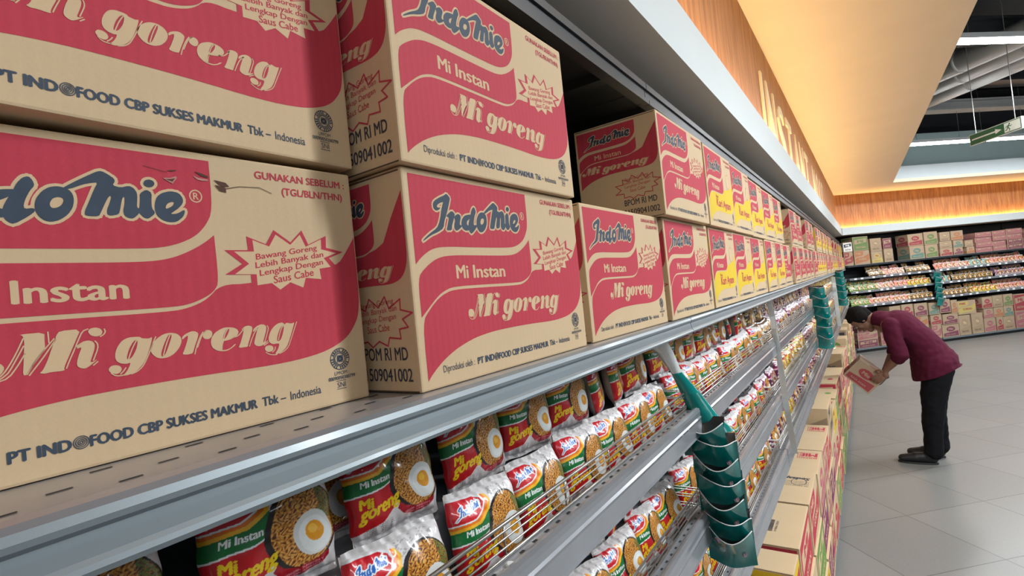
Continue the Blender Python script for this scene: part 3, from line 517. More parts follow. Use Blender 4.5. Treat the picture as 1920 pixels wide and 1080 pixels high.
beam('ceiling_beam', 'dark deep beam between the ducts and the grey beam', -6.55, H0+2.5, 0.30, 0.30, 'header_dark')
beam('ceiling_beam', 'dark beam above the hanging exit sign', -8.0, H0+2.65, 0.35, 0.25, 'header_dark')
for i, (x, y, an, lab) in enumerate(((0.62, 9.10, -0.78, 'slanting grey duct under the roof, nearest the nearer light row'), (0.72, 9.72, -0.80, 'slanting grey duct under the roof, middle of three'), (0.90, 10.35, -0.82, 'slanting grey duct under the roof, nearest the grey cross beam'))):
    mb = MB(); mb.tube([(-0.6, 0, 0), (5, 0, 0)], 0.14, 'duct_grey', 14)
    for k in range(6): mb.tube([(k*0.8, 0, 0), (k*0.8+0.05, 0, 0)], 0.144, 'duct_grey', 14)
    tag(obj('roof_duct', mb.mesh('roof_duct', True), None, (x, y, H0+2.36+0.02*i), an), lab, 'duct')
# fluorescent battens
hm = MB(); hm.box((-0.60, -0.035, 0.0), (0.60, 0.035, 0.045), 'white_plastic'); hm.box((-0.61, -0.02, -0.02), (-0.585, 0.02, 0.0), 'white_plastic'); hm.box((0.585, -0.02, -0.02), (0.61, 0.02, 0.0), 'white_plastic'); hm = hm.mesh('housing')
tm = MB(); tm.tube([(-0.585, 0, -0.024), (0.585, 0, -0.024)], 0.017, 'tube_glow', 10); tm = tm.mesh('tube', True)
rm = MB(); rm.tube([(0, 0, 0.045), (0, 0, 1.08)], 0.003, 'wire_steel', 5); rm = rm.mesh('hanger')
RN = ['farthest', 'second farthest', 'middle', 'nearer', 'nearest']
for ri, (b, z) in enumerate(ROWS):
    x0 = ox(8 if b < -5 else 4)+0.08; a0 = (x0-0.6833*b)/0.7302
    for k in range(5):
        if ri > 1 and (k > 3 or ri == 4): continue
        t = thing('light_batten', f'white fluorescent batten, {ORD[k]} from the cream ceiling in the {RN[ri]} row', 'ceiling light', row_point(b, a0+0.60+k*1.23, z), TH, 'fluorescent battens in the ceiling opening')
        obj('housing', hm, t); obj('tube', tm, t); obj('hanger', rm, t, (-0.4, 0, 0)); obj('hanger', rm, t, (0.4, 0, 0))
# exit sign
p0, p1_ = Vector((1.13, 7.9, 1.3+H0)), Vector((1.46, 7.34, 1.3+H0))
d = (p1_-p0); SL = 0.52; an = math.atan2(d.y, d.x)
t = thing('exit_sign', 'green hanging exit sign with a white arrow and running figure', 'sign', (p0.x, p0.y, H0+1.20), an)
SL = d.length; SHh = 0.125
mb = MB(); mb.box((0, -0.012, 0), (SL, 0.012, SHh), 'exit_white'); mb.build('frame', t)
mb = MB()
for sgn in (-1, 1):
    A = T3((0 if sgn < 0 else SL, sgn*0.0125, 0), (1 if sgn < 0 else -1, 0, 0), (0, 0, 1)); w_, h_ = SL*1000, SHh*1000
    mb.poly([(6, 6), (w_-6, 6), (w_-6, h_-6), (6, h_-6)], 'exit_green', A(0.0005))
    mb.poly([(30, 55), (w_*0.52, 55), (w_*0.52, 36), (w_*0.64, h_/2), (w_*0.52, h_-36), (w_*0.52, h_-55), (30, h_-55)], 'exit_white', A(0.001))
    X = w_*0.69; mb.poly([(X, 14), (w_-14, 14), (w_-14, h_-14), (X, h_-14)], 'exit_white', A(0.001))
    c0 = X+50
    mb.disc(c0+14, h_-32, 9, 'exit_green', A(0.0014), 12)
    for s_, wd in (([(c0+8, h_-45), (c0-8, 58)], 16), ([(c0-8, 58), (c0+14, 42), (c0+8, 22)], 9), ([(c0-8, 58), (c0-20, 38), (c0-38, 34)], 9), ([(c0+6, h_-48), (c0+26, h_-58), (c0+38, h_-50)], 7), ([(c0+4, h_-48), (c0-22, h_-50), (c0-30, h_-66)], 7)):
        mb.stroke(s_, wd, 'exit_green', A(0.0014+0.0001*wd))
mb.build('panel', t)
for X in (0.08, SL-0.08): mb = MB(); mb.tube([(X, 0, SHh), (X, 0, 1.55)], 0.004, 'wire_steel', 5); mb.build('hanger', t)
# raised letters on the wood panel
t = thing('aisle_sign', 'tall cream letters reading INSTANT NOODLE raised on the orange wood panel', 'sign', (px_(3.6)+0.001, 3.45, ZT))
TX = 'INSTANT NOODLE'; y = 0.0; adv = 0.475
wds = {'I': 0.055, ' ': 0.30}
tot = sum(wds.get(c_, 0.36)+0.145 for c_ in TX); fac = (10.15-3.45)/tot
for c_ in TX:
    wd = wds.get(c_, 0.36)*fac
    if c_ != ' ':
        v, f, e = text_tris('l' if c_ == 'I' else c_, 0.004); n = len(v); mb = MB()
        vs = [(0.0, y+a/e[0]*wd, -0.02+b_/e[1]*0.46) for a, b_ in v]+[(0.012, y+a/e[0]*wd, -0.02+b_/e[1]*0.46) for a, b_ in v]
        ec = {}
        for tr in f:
            for i in range(3): ec[(tr[i], tr[(i+1) % 3])] = 1
        side = [(a, b_, b_+n, a+n) for a, b_ in ec if (b_, a) not in ec]
        mb.add(vs, [tuple(i+n for i in tr) for tr in f]+[tr[::-1] for tr in f]+side, 'letter_cream'); mb.build('letter', t)
    y += wd+0.145*fac

# ------------------------------------------------------------------ the near shelving run
SEAM = [0.025+1.165*(k-1) for k in range(12)]+[12.50]
ZB = 1.768
NB = len(SEAM)-1
def slots(mb, x0, y0, y1, z, rows, step, ln=0.020, wd=0.0035):
    k = 0; y = y0+0.03
    while y < y1-0.03:
        for i, r in enumerate(rows):
            yy = y+(step/2 if i % 2 else 0)
            mb.add([(r-wd/2, yy, z), (r+wd/2, yy, z), (r+wd/2, yy+ln, z), (r-wd/2, yy+ln, z)], [(0, 1, 2, 3)], 'slot_dark')
        y += step
for k in range(NB):
    y0, y1 = SEAM[k]+0.0015, SEAM[k+1]-0.0015
    nm = f'{ORD[k-1]} bay' if k >= 1 else 'bay behind the camera'
    mb = MB()
    prof = [(-0.86, ZB-0.012), (-0.86, ZB), (-0.352, ZB), (-0.343, ZB-0.001), (-0.3365, ZB-0.0035), (-0.3340, ZB-0.008), (-0.3345, ZB-0.0115), (-0.3375, ZB-0.0145), (-0.3365, ZB-0.019), (-0.3350, ZB-0.027), (-0.3325, ZB-0.0295), (-0.3312, ZB-0.0325), (-0.3330, ZB-0.036), (-0.339, ZB-0.037), (-0.345, ZB-0.036), (-0.345, ZB-0.012)]
    extrude_y(mb, prof, y0, y1, 'shelf_grey')
    mb.m = [mb.mi('shelf_top_grey') if i in (1, 2) else mb.m[i] for i in range(len(mb.m))]
    slots(mb, 0, y0, y1, ZB+0.0004, (-0.362, -0.382, -0.41, -0.44), 0.055, 0.012, 0.003)
    tag(mb.build('top_shelf', smooth=False), f'grey steel top shelf with rolled lip under the cartons, {nm}', 'shelf', 'top shelf boards of the near shelving')
    # back panel, header, base plinth per bay
    t = thing('shelving_frame', f'dark grey upright frame and back panel of the near shelving, {nm}', 'shelving', (-0.86, y0, 0), 0, 'near shelving frames')
    mb = MB(); mb.box((-0.02, 0, 0.0), (0, y1-y0, H0+0.45), 'inner_dark'); mb.build('back_panel', t)
    mb = MB(); mb.box((0.0, -0.012, 0.0), (0.015, 0.012, H0+0.41), 'inner_dark'); mb.build('upright', t)
    mb = MB(); X0 = -0.86; mb.box((X0+0.455, y0, H0+0.425), (X0+0.475, y1, H0+0.462), 'header_dark'); mb.box((X0+0.47, y0, H0+0.418), (X0+0.484, y1, H0+0.428), 'header_dark'); mb.box((X0, y0, H0+0.455), (X0+0.48, y1, H0+0.47), 'header_dark')
    for q in range(5): mb.box((X0+0.05, y0+0.1+q*0.22, H0+0.435), (X0+0.45, y0+0.13+q*0.22, H0+0.456), 'header_dark')
    tag(mb.build('shelf_header'), f'dark grey header shelf above the top cartons, {nm}', 'shelf', 'dark headers of the near shelving')
    mb = MB(); mb.box((X0+0.02, y0, 0), (X0+0.535, y1, 0.085), 'plinth_dark'); mb.box((X0+0.02, y0, 0.085), (X0+0.556, y1, 0.10), 'shelf_grey')
    tag(mb.build('base_shelf'), f'low base shelf under the stacked cartons, {nm}', 'shelf', 'base shelves of the near shelving')
TRAY = [(1.565, 1.508, 'upper'), (1.340, 1.280, 'middle'), (1.120, 1.045, 'lower')]
def wires(mb, z0, L_, h):
    x = -0.362
    for i, (dz, r) in enumerate(((0, 0.0021), (0.010, 0.0012), (0.020, 0.0012), (0.028, 0.0012), (h, 0.0024))):
        mb.tube([(x, 0.004, z0+dz), (x, L_-0.004, z0+dz)], r, 'wire_steel', 6)
    n = 8
    for i in range(n+1):
        y = 0.004+(L_-0.008)*i/n; mb.tube([(x-0.0015, y, z0-0.002), (x-0.0015, y, z0+h)], 0.0014, 'wire_steel', 5)
    for y in (0.004, L_-0.004): 
        for dz in (0, 0.02, h): mb.tube([(x, y, z0+dz), (-0.60, y, z0+dz)], 0.0015, 'wire_steel', 5)
_wm = {}
for ti, (zt, zb_, tn) in enumerate(TRAY):
    for k in range(1, NB):
        y0, y1 = SEAM[k]+0.003, SEAM[k+1]-0.003; L_ = y1-y0
        key = (ti, round(L_, 3))
        if key not in _wm:
            m1 = MB(); hF = zt-zb_
            prof = [(-0.84, zt-0.050), (-0.84, zt-0.044), (-0.370, zt-0.044), (-0.366, zt-0.006), (-0.348, zt-0.006), (-0.345, zt-0.001), (-0.340, zt), (-0.334, zt-0.002), (-0.3325, zt-0.008), (-0.333, zt-0.30*hF), (-0.3305, zt-0.36*hF), (-0.3320, zt-0.45*hF), (-0.331, zb_+0.006), (-0.329, zb_+0.002), (-0.333, zb_), (-0.340, zb_+0.001), (-0.342, zt-0.014), (-0.362, zt-0.014), (-0.364, zt-0.050)]
            m1.v = []; extrude_y(m1, prof, 0, L_, 'shelf_side_grey')
            slots(m1, 0, 0.0, L_, zt-0.0055, (-0.354,), 0.028, 0.008, 0.004)
            m2 = MB(); m2.box((-0.82, 0.01, zt-0.0435), (-0.428, L_-0.01, zt+0.043), 'shelf_side_grey')
            m3 = MB(); wires(m3, zt-0.0035, L_, 0.036)
            _wm[key] = (m1.mesh('tray'), m2.mesh('rear_step'), m3.mesh('wire_basket', True))
        t = thing('shelf_tray', f'grey shelf tray with wire front, {tn} tier, {ORD[k-1]} bay', 'shelf', (0, y0, 0), 0, 'wire-fronted trays of noodle packets')
        a, b_, c_ = _wm[key]; obj('tray', a, t); obj('rear_step', b_, t); obj('wire_basket', c_, t)
# ------------------------------------------------------------------ cartons on the top shelf
def near_carton(kind, xc, yc, zc, ps, label, W=CW, D=CD, H=CH, dm=False, group=None):
    o = obj('noodle_carton', carton_mesh(kind, W, D, H, dm), None, (xc, yc, zc), math.pi/2+ps)
    return tag(o, label, 'carton', group)
G1 = 'printed noodle cartons on the top shelf'
HB = ZB+0.0005
near_carton('red', -0.5152, 0.1678, HB, -0.0522, 'large red noodle carton with torn top edge, lower left of the frame', dm=True, group=G1)
near_carton('red', -0.5031, 0.1661, HB+CH+0.006, 0.009, 'large red noodle carton stacked on the torn one, top left corner', group=G1)
near_carton('red', -0.4495, 0.5253, HB, -0.0166, 'red noodle carton on the shelf, right beside the torn carton', group=G1)
near_carton('red', -0.4413, 0.5186, HB+CH+0.0012, -0.013, 'red noodle carton tilted above the second lower one, reaching the shelf header', group=G1)
near_carton('red', -0.4464, 0.8978, HB, -0.024, 'third red noodle carton of the lower layer with nothing directly on top', group=G1)
near_carton('red', -0.4333, 1.252, HB, -0.0145, 'fourth red noodle carton of the lower layer, just before the yellow ones', group=G1)
near_carton('red', -0.4175, 1.230, HB+CH+0.0015, -0.0145, 'red noodle carton whose dark end face shows beside the empty gap', group=G1)
YW = 0.302
def run(layer, lst):
    cnt = {'red': 0, 'curry': 0}
    for i, (kind, y0, y1, dx) in enumerate(lst):
        wdt = round(y1-y0-0.006, 3); z = HB+(CH+0.0015 if layer == 'upper' else 0)
        nm = 'yellow and red curry noodle carton' if kind == 'curry' else 'red noodle carton'
        near_carton(kind, -0.334+dx-CD/2, (y0+y1)/2, z, R.uniform(-0.012, 0.006), f'{nm}, {ORD[i]} from the nearest yellow one, {layer} layer', W=wdt, group=G1)
lo = [('curry', 1.435, 1.735, 0), ('curry', 1.735, 2.035, 0), ('curry', 2.055, 2.355, -.004), ('curry', 2.358, 2.655, 0), ('curry', 2.66, 2.96, 0), ('red', 2.98, 3.32, -.01), ('red', 3.36, 3.70, 0), ('red', 3.70, 4.04, .002), ('red', 4.06, 4.40, 0)]
y = 4.45
while y < 12.2:
    kd = 'curry' if (5.0 < y < 6.3 or 7.4 < y < 9.2 or y > 10.8) else 'red'; lo.append((kd, y, y+0.335, R.uniform(-.01, .004))); y += 0.34+(0.03 if R.random() < .3 else 0)
run('lower', lo)
up = [('curry', 1.425, 1.745, .012), ('curry', 1.75, 2.07, .01), ('curry', 2.09, 2.40, .004), ('curry', 2.42, 2.73, .002), ('curry', 2.735, 3.04, 0), ('red', 3.42, 3.76, 0), ('red', 3.765, 4.10, -.004), ('red', 4.35, 4.69, .004), ('red', 4.70, 5.04, 0), ('curry', 5.30, 5.63, .002), ('curry', 5.64, 5.97, 0), ('curry', 6.15, 6.48, 0), ('curry', 6.6, 6.93, 0), ('curry', 7.2, 7.53, 0), ('curry', 7.6, 7.93, 0), ('red', 8.5, 8.84, 0), ('red', 9.3, 9.64, 0), ('curry', 10.2, 10.53, 0), ('curry', 11.1, 11.43, 0)]
run('upper', up)

# ------------------------------------------------------------------ packet artwork painted on the film
def lin(r, g, b):
    return np.array([((c/255+0.055)/1.055)**2.4 if c > 10 else c/3294.6 for c in (r, g, b)])
class Raster:
    def __init__(s, nx, ny, W, H):
        s.nx, s.ny, s.W, s.H = nx, ny, W, H
        s.x, s.y = np.meshgrid(np.linspace(0, W, nx), np.linspace(0, H, ny)); s.c = np.zeros((ny, nx, 3)); s.c[:] = lin(222, 216, 214)
    def paint(s, mk, col): s.c[mk] = col
    def poly(s, pts, col):
        ins = np.zeros(s.x.shape, bool); n = len(pts)
        for i in range(n):
            x0, y0 = pts[i]; x1, y1 = pts[(i+1) % n]
            if y0 == y1: continue
            cnd = ((y0 > s.y) != (y1 > s.y)) & (s.x < (x1-x0)*(s.y-y0)/(y1-y0)+x0); ins ^= cnd
        s.paint(ins, col); return ins
    def ell(s, cx, cy_, rx, ry, col, rot=0):
        dx, dy = s.x-cx, s.y-cy_; a = dx*math.cos(rot)+dy*math.sin(rot); b = -dx*math.sin(rot)+dy*math.cos(rot)
        mk = (a/rx)**2+(b/ry)**2 < 1; s.paint(mk, col); return mk
    def text(s, txt, x0, y0, wd, ht, col, bold=0.03, slope=0.0, shear=0.0):
        v, f, e = text_tris(txt, bold)
        P = np.array([(x0+a/e[0]*wd+b/e[1]*ht*shear, y0+b/e[1]*ht+a/e[0]*wd*slope) for a, b in v])
        s.tris(P, f, col)
    def tris(s, P, f, col):
        dx = s.W/(s.nx-1); dy = s.H/(s.ny-1)
        for t in f:
            A_, B_, C_ = P[list(t)]
            i0 = max(0, int(min(A_[0], B_[0], C_[0])/dx)); i1 = min(s.nx, int(max(A_[0], B_[0], C_[0])/dx)+2)
            j0 = max(0, int(min(A_[1], B_[1], C_[1])/dy)); j1 = min(s.ny, int(max(A_[1], B_[1], C_[1])/dy)+2)
            if i0 >= i1 or j0 >= j1: continue
            X, Y = s.x[j0:j1, i0:i1], s.y[j0:j1, i0:i1]
            def e_(p, q): return (q[0]-p[0])*(Y-p[1])-(q[1]-p[1])*(X-p[0])
            k = (e_(A_, B_) >= -1e-6) & (e_(B_, C_) >= -1e-6) & (e_(C_, A_) >= -1e-6); s.c[j0:j1, i0:i1][k] = col
PAL = {
 'goreng': dict(bg=(226, 220, 219), panel=(206, 24, 38), arc=(238, 120, 24), arc2=(247, 186, 40), band=(16, 112, 52), field=(196, 20, 30), txt=(240, 205, 20), ink=(30, 105, 190), edge=(236, 236, 236)),
 'plum': dict(bg=(214, 196, 205), panel=(120, 20, 70), arc=(190, 60, 110), arc2=(230, 190, 200), band=(86, 20, 60), field=(96, 26, 66), txt=(240, 225, 220), ink=(235, 230, 230), edge=(90, 10, 50)),
 'yellow': dict(bg=(226, 214, 120), panel=(214, 60, 30), arc=(240, 190, 30), arc2=(250, 220, 60), band=(224, 190, 40), field=(228, 196, 40), txt=(190, 40, 20), ink=(40, 90, 60), edge=(240, 240, 220)),
 'brown': dict(bg=(120, 92, 66), panel=(92, 44, 26), arc=(200, 150, 50), arc2=(220, 190, 90), band=(60, 50, 34), field=(84, 52, 36), txt=(226, 206, 120), ink=(230, 220, 190), edge=(60, 40, 30)),
 'pink': dict(bg=(230, 210, 205), panel=(214, 90, 84), arc=(236, 150, 110), arc2=(244, 200, 160), band=(206, 76, 66), field=(222, 120, 96), txt=(250, 236, 220), ink=(240, 236, 230), edge=(170, 40, 40)),
 'green': dict(bg=(150, 176, 90), panel=(44, 110, 40), arc=(150, 190, 60), arc2=(226, 220, 120), band=(50, 120, 44), field=(96, 150, 50), txt=(240, 236, 190), ink=(240, 236, 220), edge=(30, 70, 30)),
 'teal': dict(bg=(180, 204, 196), panel=(40, 110, 100), arc=(120, 180, 160), arc2=(226, 230, 220), band=(60, 130, 120), field=(170, 196, 186), txt=(60, 90, 80), ink=(240, 240, 235), edge=(30, 80, 80)),
}
PWm, PHm = 118.0, 128.0
def pack_art(nx, ny, kind='goreng', seed=0):
    r = Raster(nx, ny, PWm, PHm); P = {k: lin(*v) for k, v in PAL[kind].items()}; rs = np.random.RandomState(seed)
    r.c[:] = P['bg']
    if nx > 60:
        for i in range(60):
            x, y = 55+rs.rand()*46, 100+rs.rand()*18; r.poly([(x, y), (x+2.2, y+.4), (x+2.0, y+1.7), (x-.2, y+1.4)], P['bg']*0.62)
    # field with the dish
    r.poly([(0, 14), (34, 22), (48, 34), (54, 46), (60, 62), (52, 66), (0, 60)], P['field'])
    r.poly([(0, 58), (40, 62), (62, 70), (66, 82), (62, 90), (0, 84)], P['edge']); r.poly([(0, 60), (40, 64), (60, 71), (64, 81), (60, 92), (0, 86)], P['band'])
    r.poly([(0, 76), (36, 80), (56, 92), (60, 104), (54, 114), (0, 112)], P['arc2']); r.poly([(0, 80), (34, 84), (52, 94), (56, 105), (50, 115), (0, 113)], P['arc'])
    r.poly([(0, 84), (30, 87), (46, 95), (51, 105), (47, 114), (38, 119), (0, 119)], P['edge']); r.poly([(0, 86), (30, 89), (44, 96), (48.5, 105), (45, 112), (36, 117), (0, 117)], P['panel'])
    if nx > 60:
        for sh, wd, col in (((0, 0), 1.6, lin(240, 240, 240)), ((0, 0), 0, P['ink'])):
            for a in ART['lg']+[h[0] for h in ART['lgh']]:
                q = [((x-8)*0.215+3, (y-150)*0.36+91+x*0.03) for x, y in chaikin(a)]
                if wd:
                    vv, f = union2d(stroke_quads(q, wd*1.6, True)+[q])
                    r.tris(np.array([tuple(p) for p in vv]), f, col)
                else: r.poly(q, col)
        r.text('Mi lnstan', 12, 68, 36, 8, lin(245, 245, 245), 0.03, 0.06)
    else:
        r.poly([(5, 95), (40, 104), (41, 111), (6, 101)], P['ink']); r.poly([(14, 70), (46, 74), (46, 79), (14, 75)], lin(240, 240, 240))
    if kind == 'goreng' or nx <= 60:
        r.ell(84, 62, 36, 46, lin(28, 20, 20)); mk = r.ell(86, 63, 32, 42, lin(190, 120, 40))
        wx = r.x+2.2*np.sin(r.y*.31+1)+1.3*np.sin(r.y*.83); wy = r.y+2.0*np.sin(r.x*.27+2)+1.2*np.sin(r.x*.71); t = 0.9*np.sin(wx*1.25+2.4*np.sin(wy*0.5))+0.8*np.sin(wy*1.4+2.6*np.sin(wx*.42)+rs.rand()*6)+0.35*rs.randn(*r.x.shape)
        r.c[mk & (t > 0.45)] = lin(226, 168, 78); r.c[mk & (t < -0.55)] = lin(128, 66, 22); r.c[mk & (t < -1.1)] = lin(70, 34, 16)
        g = mk & (r.x > 100) & (r.y > 60) & (t > -0.2); r.c[g] = lin(92, 116, 42)
        r.ell(93, 51, 19.5, 23.5, lin(226, 228, 224), 0.15); r.ell(94, 49, 16, 19, lin(240, 242, 240), 0.15); r.ell(94, 52, 9.2, 10.8, lin(236, 158, 24)); r.ell(92.5, 55, 4.5, 5, lin(250, 190, 60))
        if nx > 60:
            r.poly([(52, 30), (60, 20), (76, 13), (96, 14), (108, 21), (108, 27), (92, 22), (76, 22), (62, 29), (56, 36)], lin(168, 14, 34))
            for i in range(2): r.text('DENGAN BUMBU DAN', 62, 18.5-i*3.4, 38, 2.4, lin(236, 150, 160), 0.02, 0.0)
    r.text('Mi', 8, 43, 15, 13, P['txt'], 0.05, 0, 0.2); r.text('goreng', 5, 23, 50, 17, P['txt'], 0.05, 0.20, 0.2)
    if nx > 60:
        for i in range(5): r.text('mi goreng instan isi bersih 85 g', 14, 15.5-i*2.4, 34, 1.9, lin(60, 60, 60), 0.0, 0.18)
    r.c[(r.y > 121)] = lin(205, 200, 198); r.c[(r.y < 7)] = lin(200, 196, 196)
    return r.c
_pk = {}
def pack_mesh(kind, hi, seed):
    k = (kind, hi, seed)
    if k in _pk: return _pk[k]
    nx, ny = {2: (190, 206), 1: (96, 104), 0: (30, 34)}[hi]
    c = pack_art(nx, ny, kind, seed); W, H, Tk = 0.113, 0.106, 0.034
    u = np.linspace(0, 1, nx); v = np.linspace(0, 1, ny); U, V = np.meshgrid(u, v)
    rs = np.random.RandomState(seed+5)
    vv = np.clip((V-0.055)/(0.89), 0, 1)
    g = np.sqrt(np.clip(1-np.abs(2*U-1)**4.5, 0, 1))*np.sqrt(np.clip(1-np.abs(2*vv-1)**3.5, 0, 1))
    wr = np.zeros_like(U)
    for i in range(9):
        a = rs.rand()*math.pi; fr = 9+rs.rand()*22; wr += np.sin((U*math.cos(a)+V*math.sin(a))*fr+rs.rand()*7+2*np.sin(U*7+V*5))*(0.9/(1+fr*0.05))
    crease = np.exp(-((V-0.93)/0.09)**2)+np.exp(-((V-0.07)/0.09)**2)
    fan = np.sin(U*38+np.sin(V*7)*1.8+rs.rand()*6)+0.5*np.sin(U*71+V*9+rs.rand()*6)
    hgt = Tk/2*g+0.00045*wr*(0.35+g)+0.0011*fan*crease
    X = (U-0.5)*W*(1-0.05*np.exp(-((V-1)/0.1)**2)-0.05*np.exp(-(V/0.1)**2))+0.0009*np.sin(V*21+seed)
    Z = V*H+0.0012*np.sin(U*9+seed)
    fr_ = np.stack([X, -hgt, Z], -1).reshape(-1, 3)
    nb = 12; ub, vb = np.meshgrid(np.linspace(0, 1, nb), np.linspace(0, 1, nb))
    vvb = np.clip((vb-0.055)/(0.89), 0, 1); gb = np.sqrt(np.clip(1-np.abs(2*ub-1)**4.5, 0, 1))*np.sqrt(np.clip(1-np.abs(2*vvb-1)**3.5, 0, 1))
    bk = np.stack([(ub-0.5)*W*0.99, Tk/2*gb+0.0004, vb*H*0.995], -1).reshape(-1, 3)
    i = np.arange((ny-1)*(nx-1)); r_, c_ = i//(nx-1), i % (nx-1); a = r_*nx+c_
    f1 = np.stack([a, a+1, a+nx+1, a+nx], -1)
    i = np.arange((nb-1)**2); r_, c_ = i//(nb-1), i % (nb-1); a = r_*nb+c_+nx*ny
    f2 = np.stack([a, a+nb, a+nb+1, a+1], -1)
    vs = np.concatenate([fr_, bk]); fs = np.concatenate([f1, f2])
    me = bpy.data.meshes.new('noodle_packet'); me.vertices.add(len(vs)); me.vertices.foreach_set('co', vs.ravel())
    me.loops.add(len(fs)*4); me.loops.foreach_set('vertex_index', fs.ravel().astype(np.int32))
    me.polygons.add(len(fs)); me.polygons.foreach_set('loop_start', np.arange(len(fs), dtype=np.int32)*4)
    me.polygons.foreach_set('use_smooth', np.ones(len(fs), bool)); me.update(calc_edges=True); me.validate()
    at = me.color_attributes.new('print', 'FLOAT_COLOR', 'POINT')
    col = np.ones((len(vs), 4)); col[:nx*ny, :3] = c.reshape(-1, 3); col[nx*ny:, :3] = lin(190, 178, 172)
    at.data.foreach_set('color', col.ravel()); me.materials.append(MATS['pack_film'])
    _pk[k] = me; return me
KN = {'goreng': 'red and green fried noodle packet', 'plum': 'plum and white noodle packet', 'yellow': 'yellow noodle packet', 'brown': 'brown noodle packet', 'pink': 'pink noodle packet', 'green': 'green noodle packet', 'teal': 'pale teal noodle packet'}
def packet(kind, hi, seed, loc, rx, ry, rz, label, group, M=None):
    o = obj('noodle_packet', pack_mesh(kind, hi, seed))
    o.location = loc; o.rotation_euler = (rx, ry, rz)
    if M is not None: o.matrix_world = M@o.matrix_basis
    return tag(o, label, 'noodle packet', group)
RP = random.Random(21)
ROWN = {0: 'front row', 1: 'back row'}
up_y = [0.100, 0.245, 0.385, 0.528, 0.655, 0.788, 0.90, 1.00, 1.10]
lo_y = [0.085, 0.205, 0.345, 0.478, 0.606, 0.730, 0.850, 0.975, 1.095]
far_parts = []
packet('goreng', 2, 1, (-0.500, 0.315, TRAY[0][0]+0.044), -0.14, 0.03, math.radians(88), 'red and green fried noodle packet half hidden behind the second and third back-row packets', 'noodle packets in the upper wire trays')
for ti, (zt, zb_, tn) in enumerate(TRAY):
    for k in range(1, NB):
        y0, y1 = SEAM[k], SEAM[k+1]
        for row in (0, 1):
            n = 9 if k < NB-1 else 6
            for i in range(n):
                if k == 1 and (ti == 2 or (ti == 1 and i < 3)): continue          # below and left of the frame
                if k == 1: y = (up_y if row else lo_y)[i]
                else: y = y0+0.075+i*(y1-y0-0.15)/(n-1)+RP.uniform(-.012, .012)
                if k == 1 and ti == 0: hi = 2 if i < 7 else 1
                elif k == 1 or (k == 2): hi = 1
                else: hi = 0
                if k <= 2: kind = 'goreng'
                elif k == 3: kind = ('brown', 'plum', 'plum')[min(2, i//4)] if ti == 0 else ('plum' if ti == 1 and i < 4 else 'yellow' if ti == 1 else ('yellow' if 3 < i < 7 else 'plum'))
                elif k == 4: kind = 'plum' if (ti != 1 or i > 4) else 'yellow'
                elif k == 5: kind = ('pink', 'yellow', 'plum')[ti]
                elif k in (6, 7): kind = ('yellow', 'yellow', 'brown')[ti]
                else: kind = RP.choice(['pink', 'yellow', 'green', 'brown'])
                seed = RP.randrange(3) if hi else 0
                messy = 0.5 if ti == 0 and k == 1 else 1.6
                rx = -math.radians((9 if row else 14)+RP.uniform(-4, 4)*messy); ry = math.radians(RP.uniform(-5, 5)*messy)
                rz = math.radians(90-6+RP.uniform(-7, 5)*messy)
                if row and k <= 2 and i in (6, 7): rz += math.radians(26)
                z = zt-0.043+(0.0875 if row else 0)+abs(math.sin(ry))*0.055+RP.uniform(0, 0.003)
                x = (-0.447 if row else -0.393)+RP.uniform(-.004, .004)*messy
                if k <= 6:
                    packet(kind, hi, seed, (x, y, z), rx, ry, rz, f'{KN[kind]}, {ORD[i]} from left, {ROWN[row]}, {tn} tray, {ORD[k-1]} bay', f'noodle packets in the {tn} wire trays')
                else: far_parts.append((kind, Matrix.Translation((x, y, z))@Matrix.Rotation(rz, 4, 'Z')@Matrix.Rotation(ry, 4, 'Y')@Matrix.Rotation(rx, 4, 'X')))
def join_packets(parts, name):
    V, Q, Cc = [], [], []
    for kind, Mx in parts:
        me = pack_mesh(kind, 0, 0); k = sum(len(a) for a in V); nv = len(me.vertices)
        co = np.empty(nv*3); me.vertices.foreach_get('co', co); co = co.reshape(-1, 3); A_ = np.array(Mx)
        V.append(co@A_[:3, :3].T+A_[:3, 3]); q = np.empty(len(me.loops), np.int32); me.loops.foreach_get('vertex_index', q); Q.append(q+k)
        c_ = np.empty(nv*4); me.color_attributes['print'].data.foreach_get('color', c_); Cc.append(c_)
    V = np.concatenate(V); Q = np.concatenate(Q); me = bpy.data.meshes.new(name); me.vertices.add(len(V)); me.vertices.foreach_set('co', V.ravel())
    me.loops.add(len(Q)); me.loops.foreach_set('vertex_index', Q); me.polygons.add(len(Q)//4); me.polygons.foreach_set('loop_start', np.arange(len(Q)//4, dtype=np.int32)*4)
    me.polygons.foreach_set('use_smooth', np.ones(len(Q)//4, bool)); me.update(calc_edges=True)
    at = me.color_attributes.new('print', 'FLOAT_COLOR', 'POINT'); at.data.foreach_set('color', np.concatenate(Cc)); me.materials.append(MATS['pack_film']); return me
tag(obj('noodle_packets', join_packets(far_parts, 'noodle_packets')), 'mass of small colourful packets filling the farthest bays of the near shelving', 'noodle packets', kind='stuff')
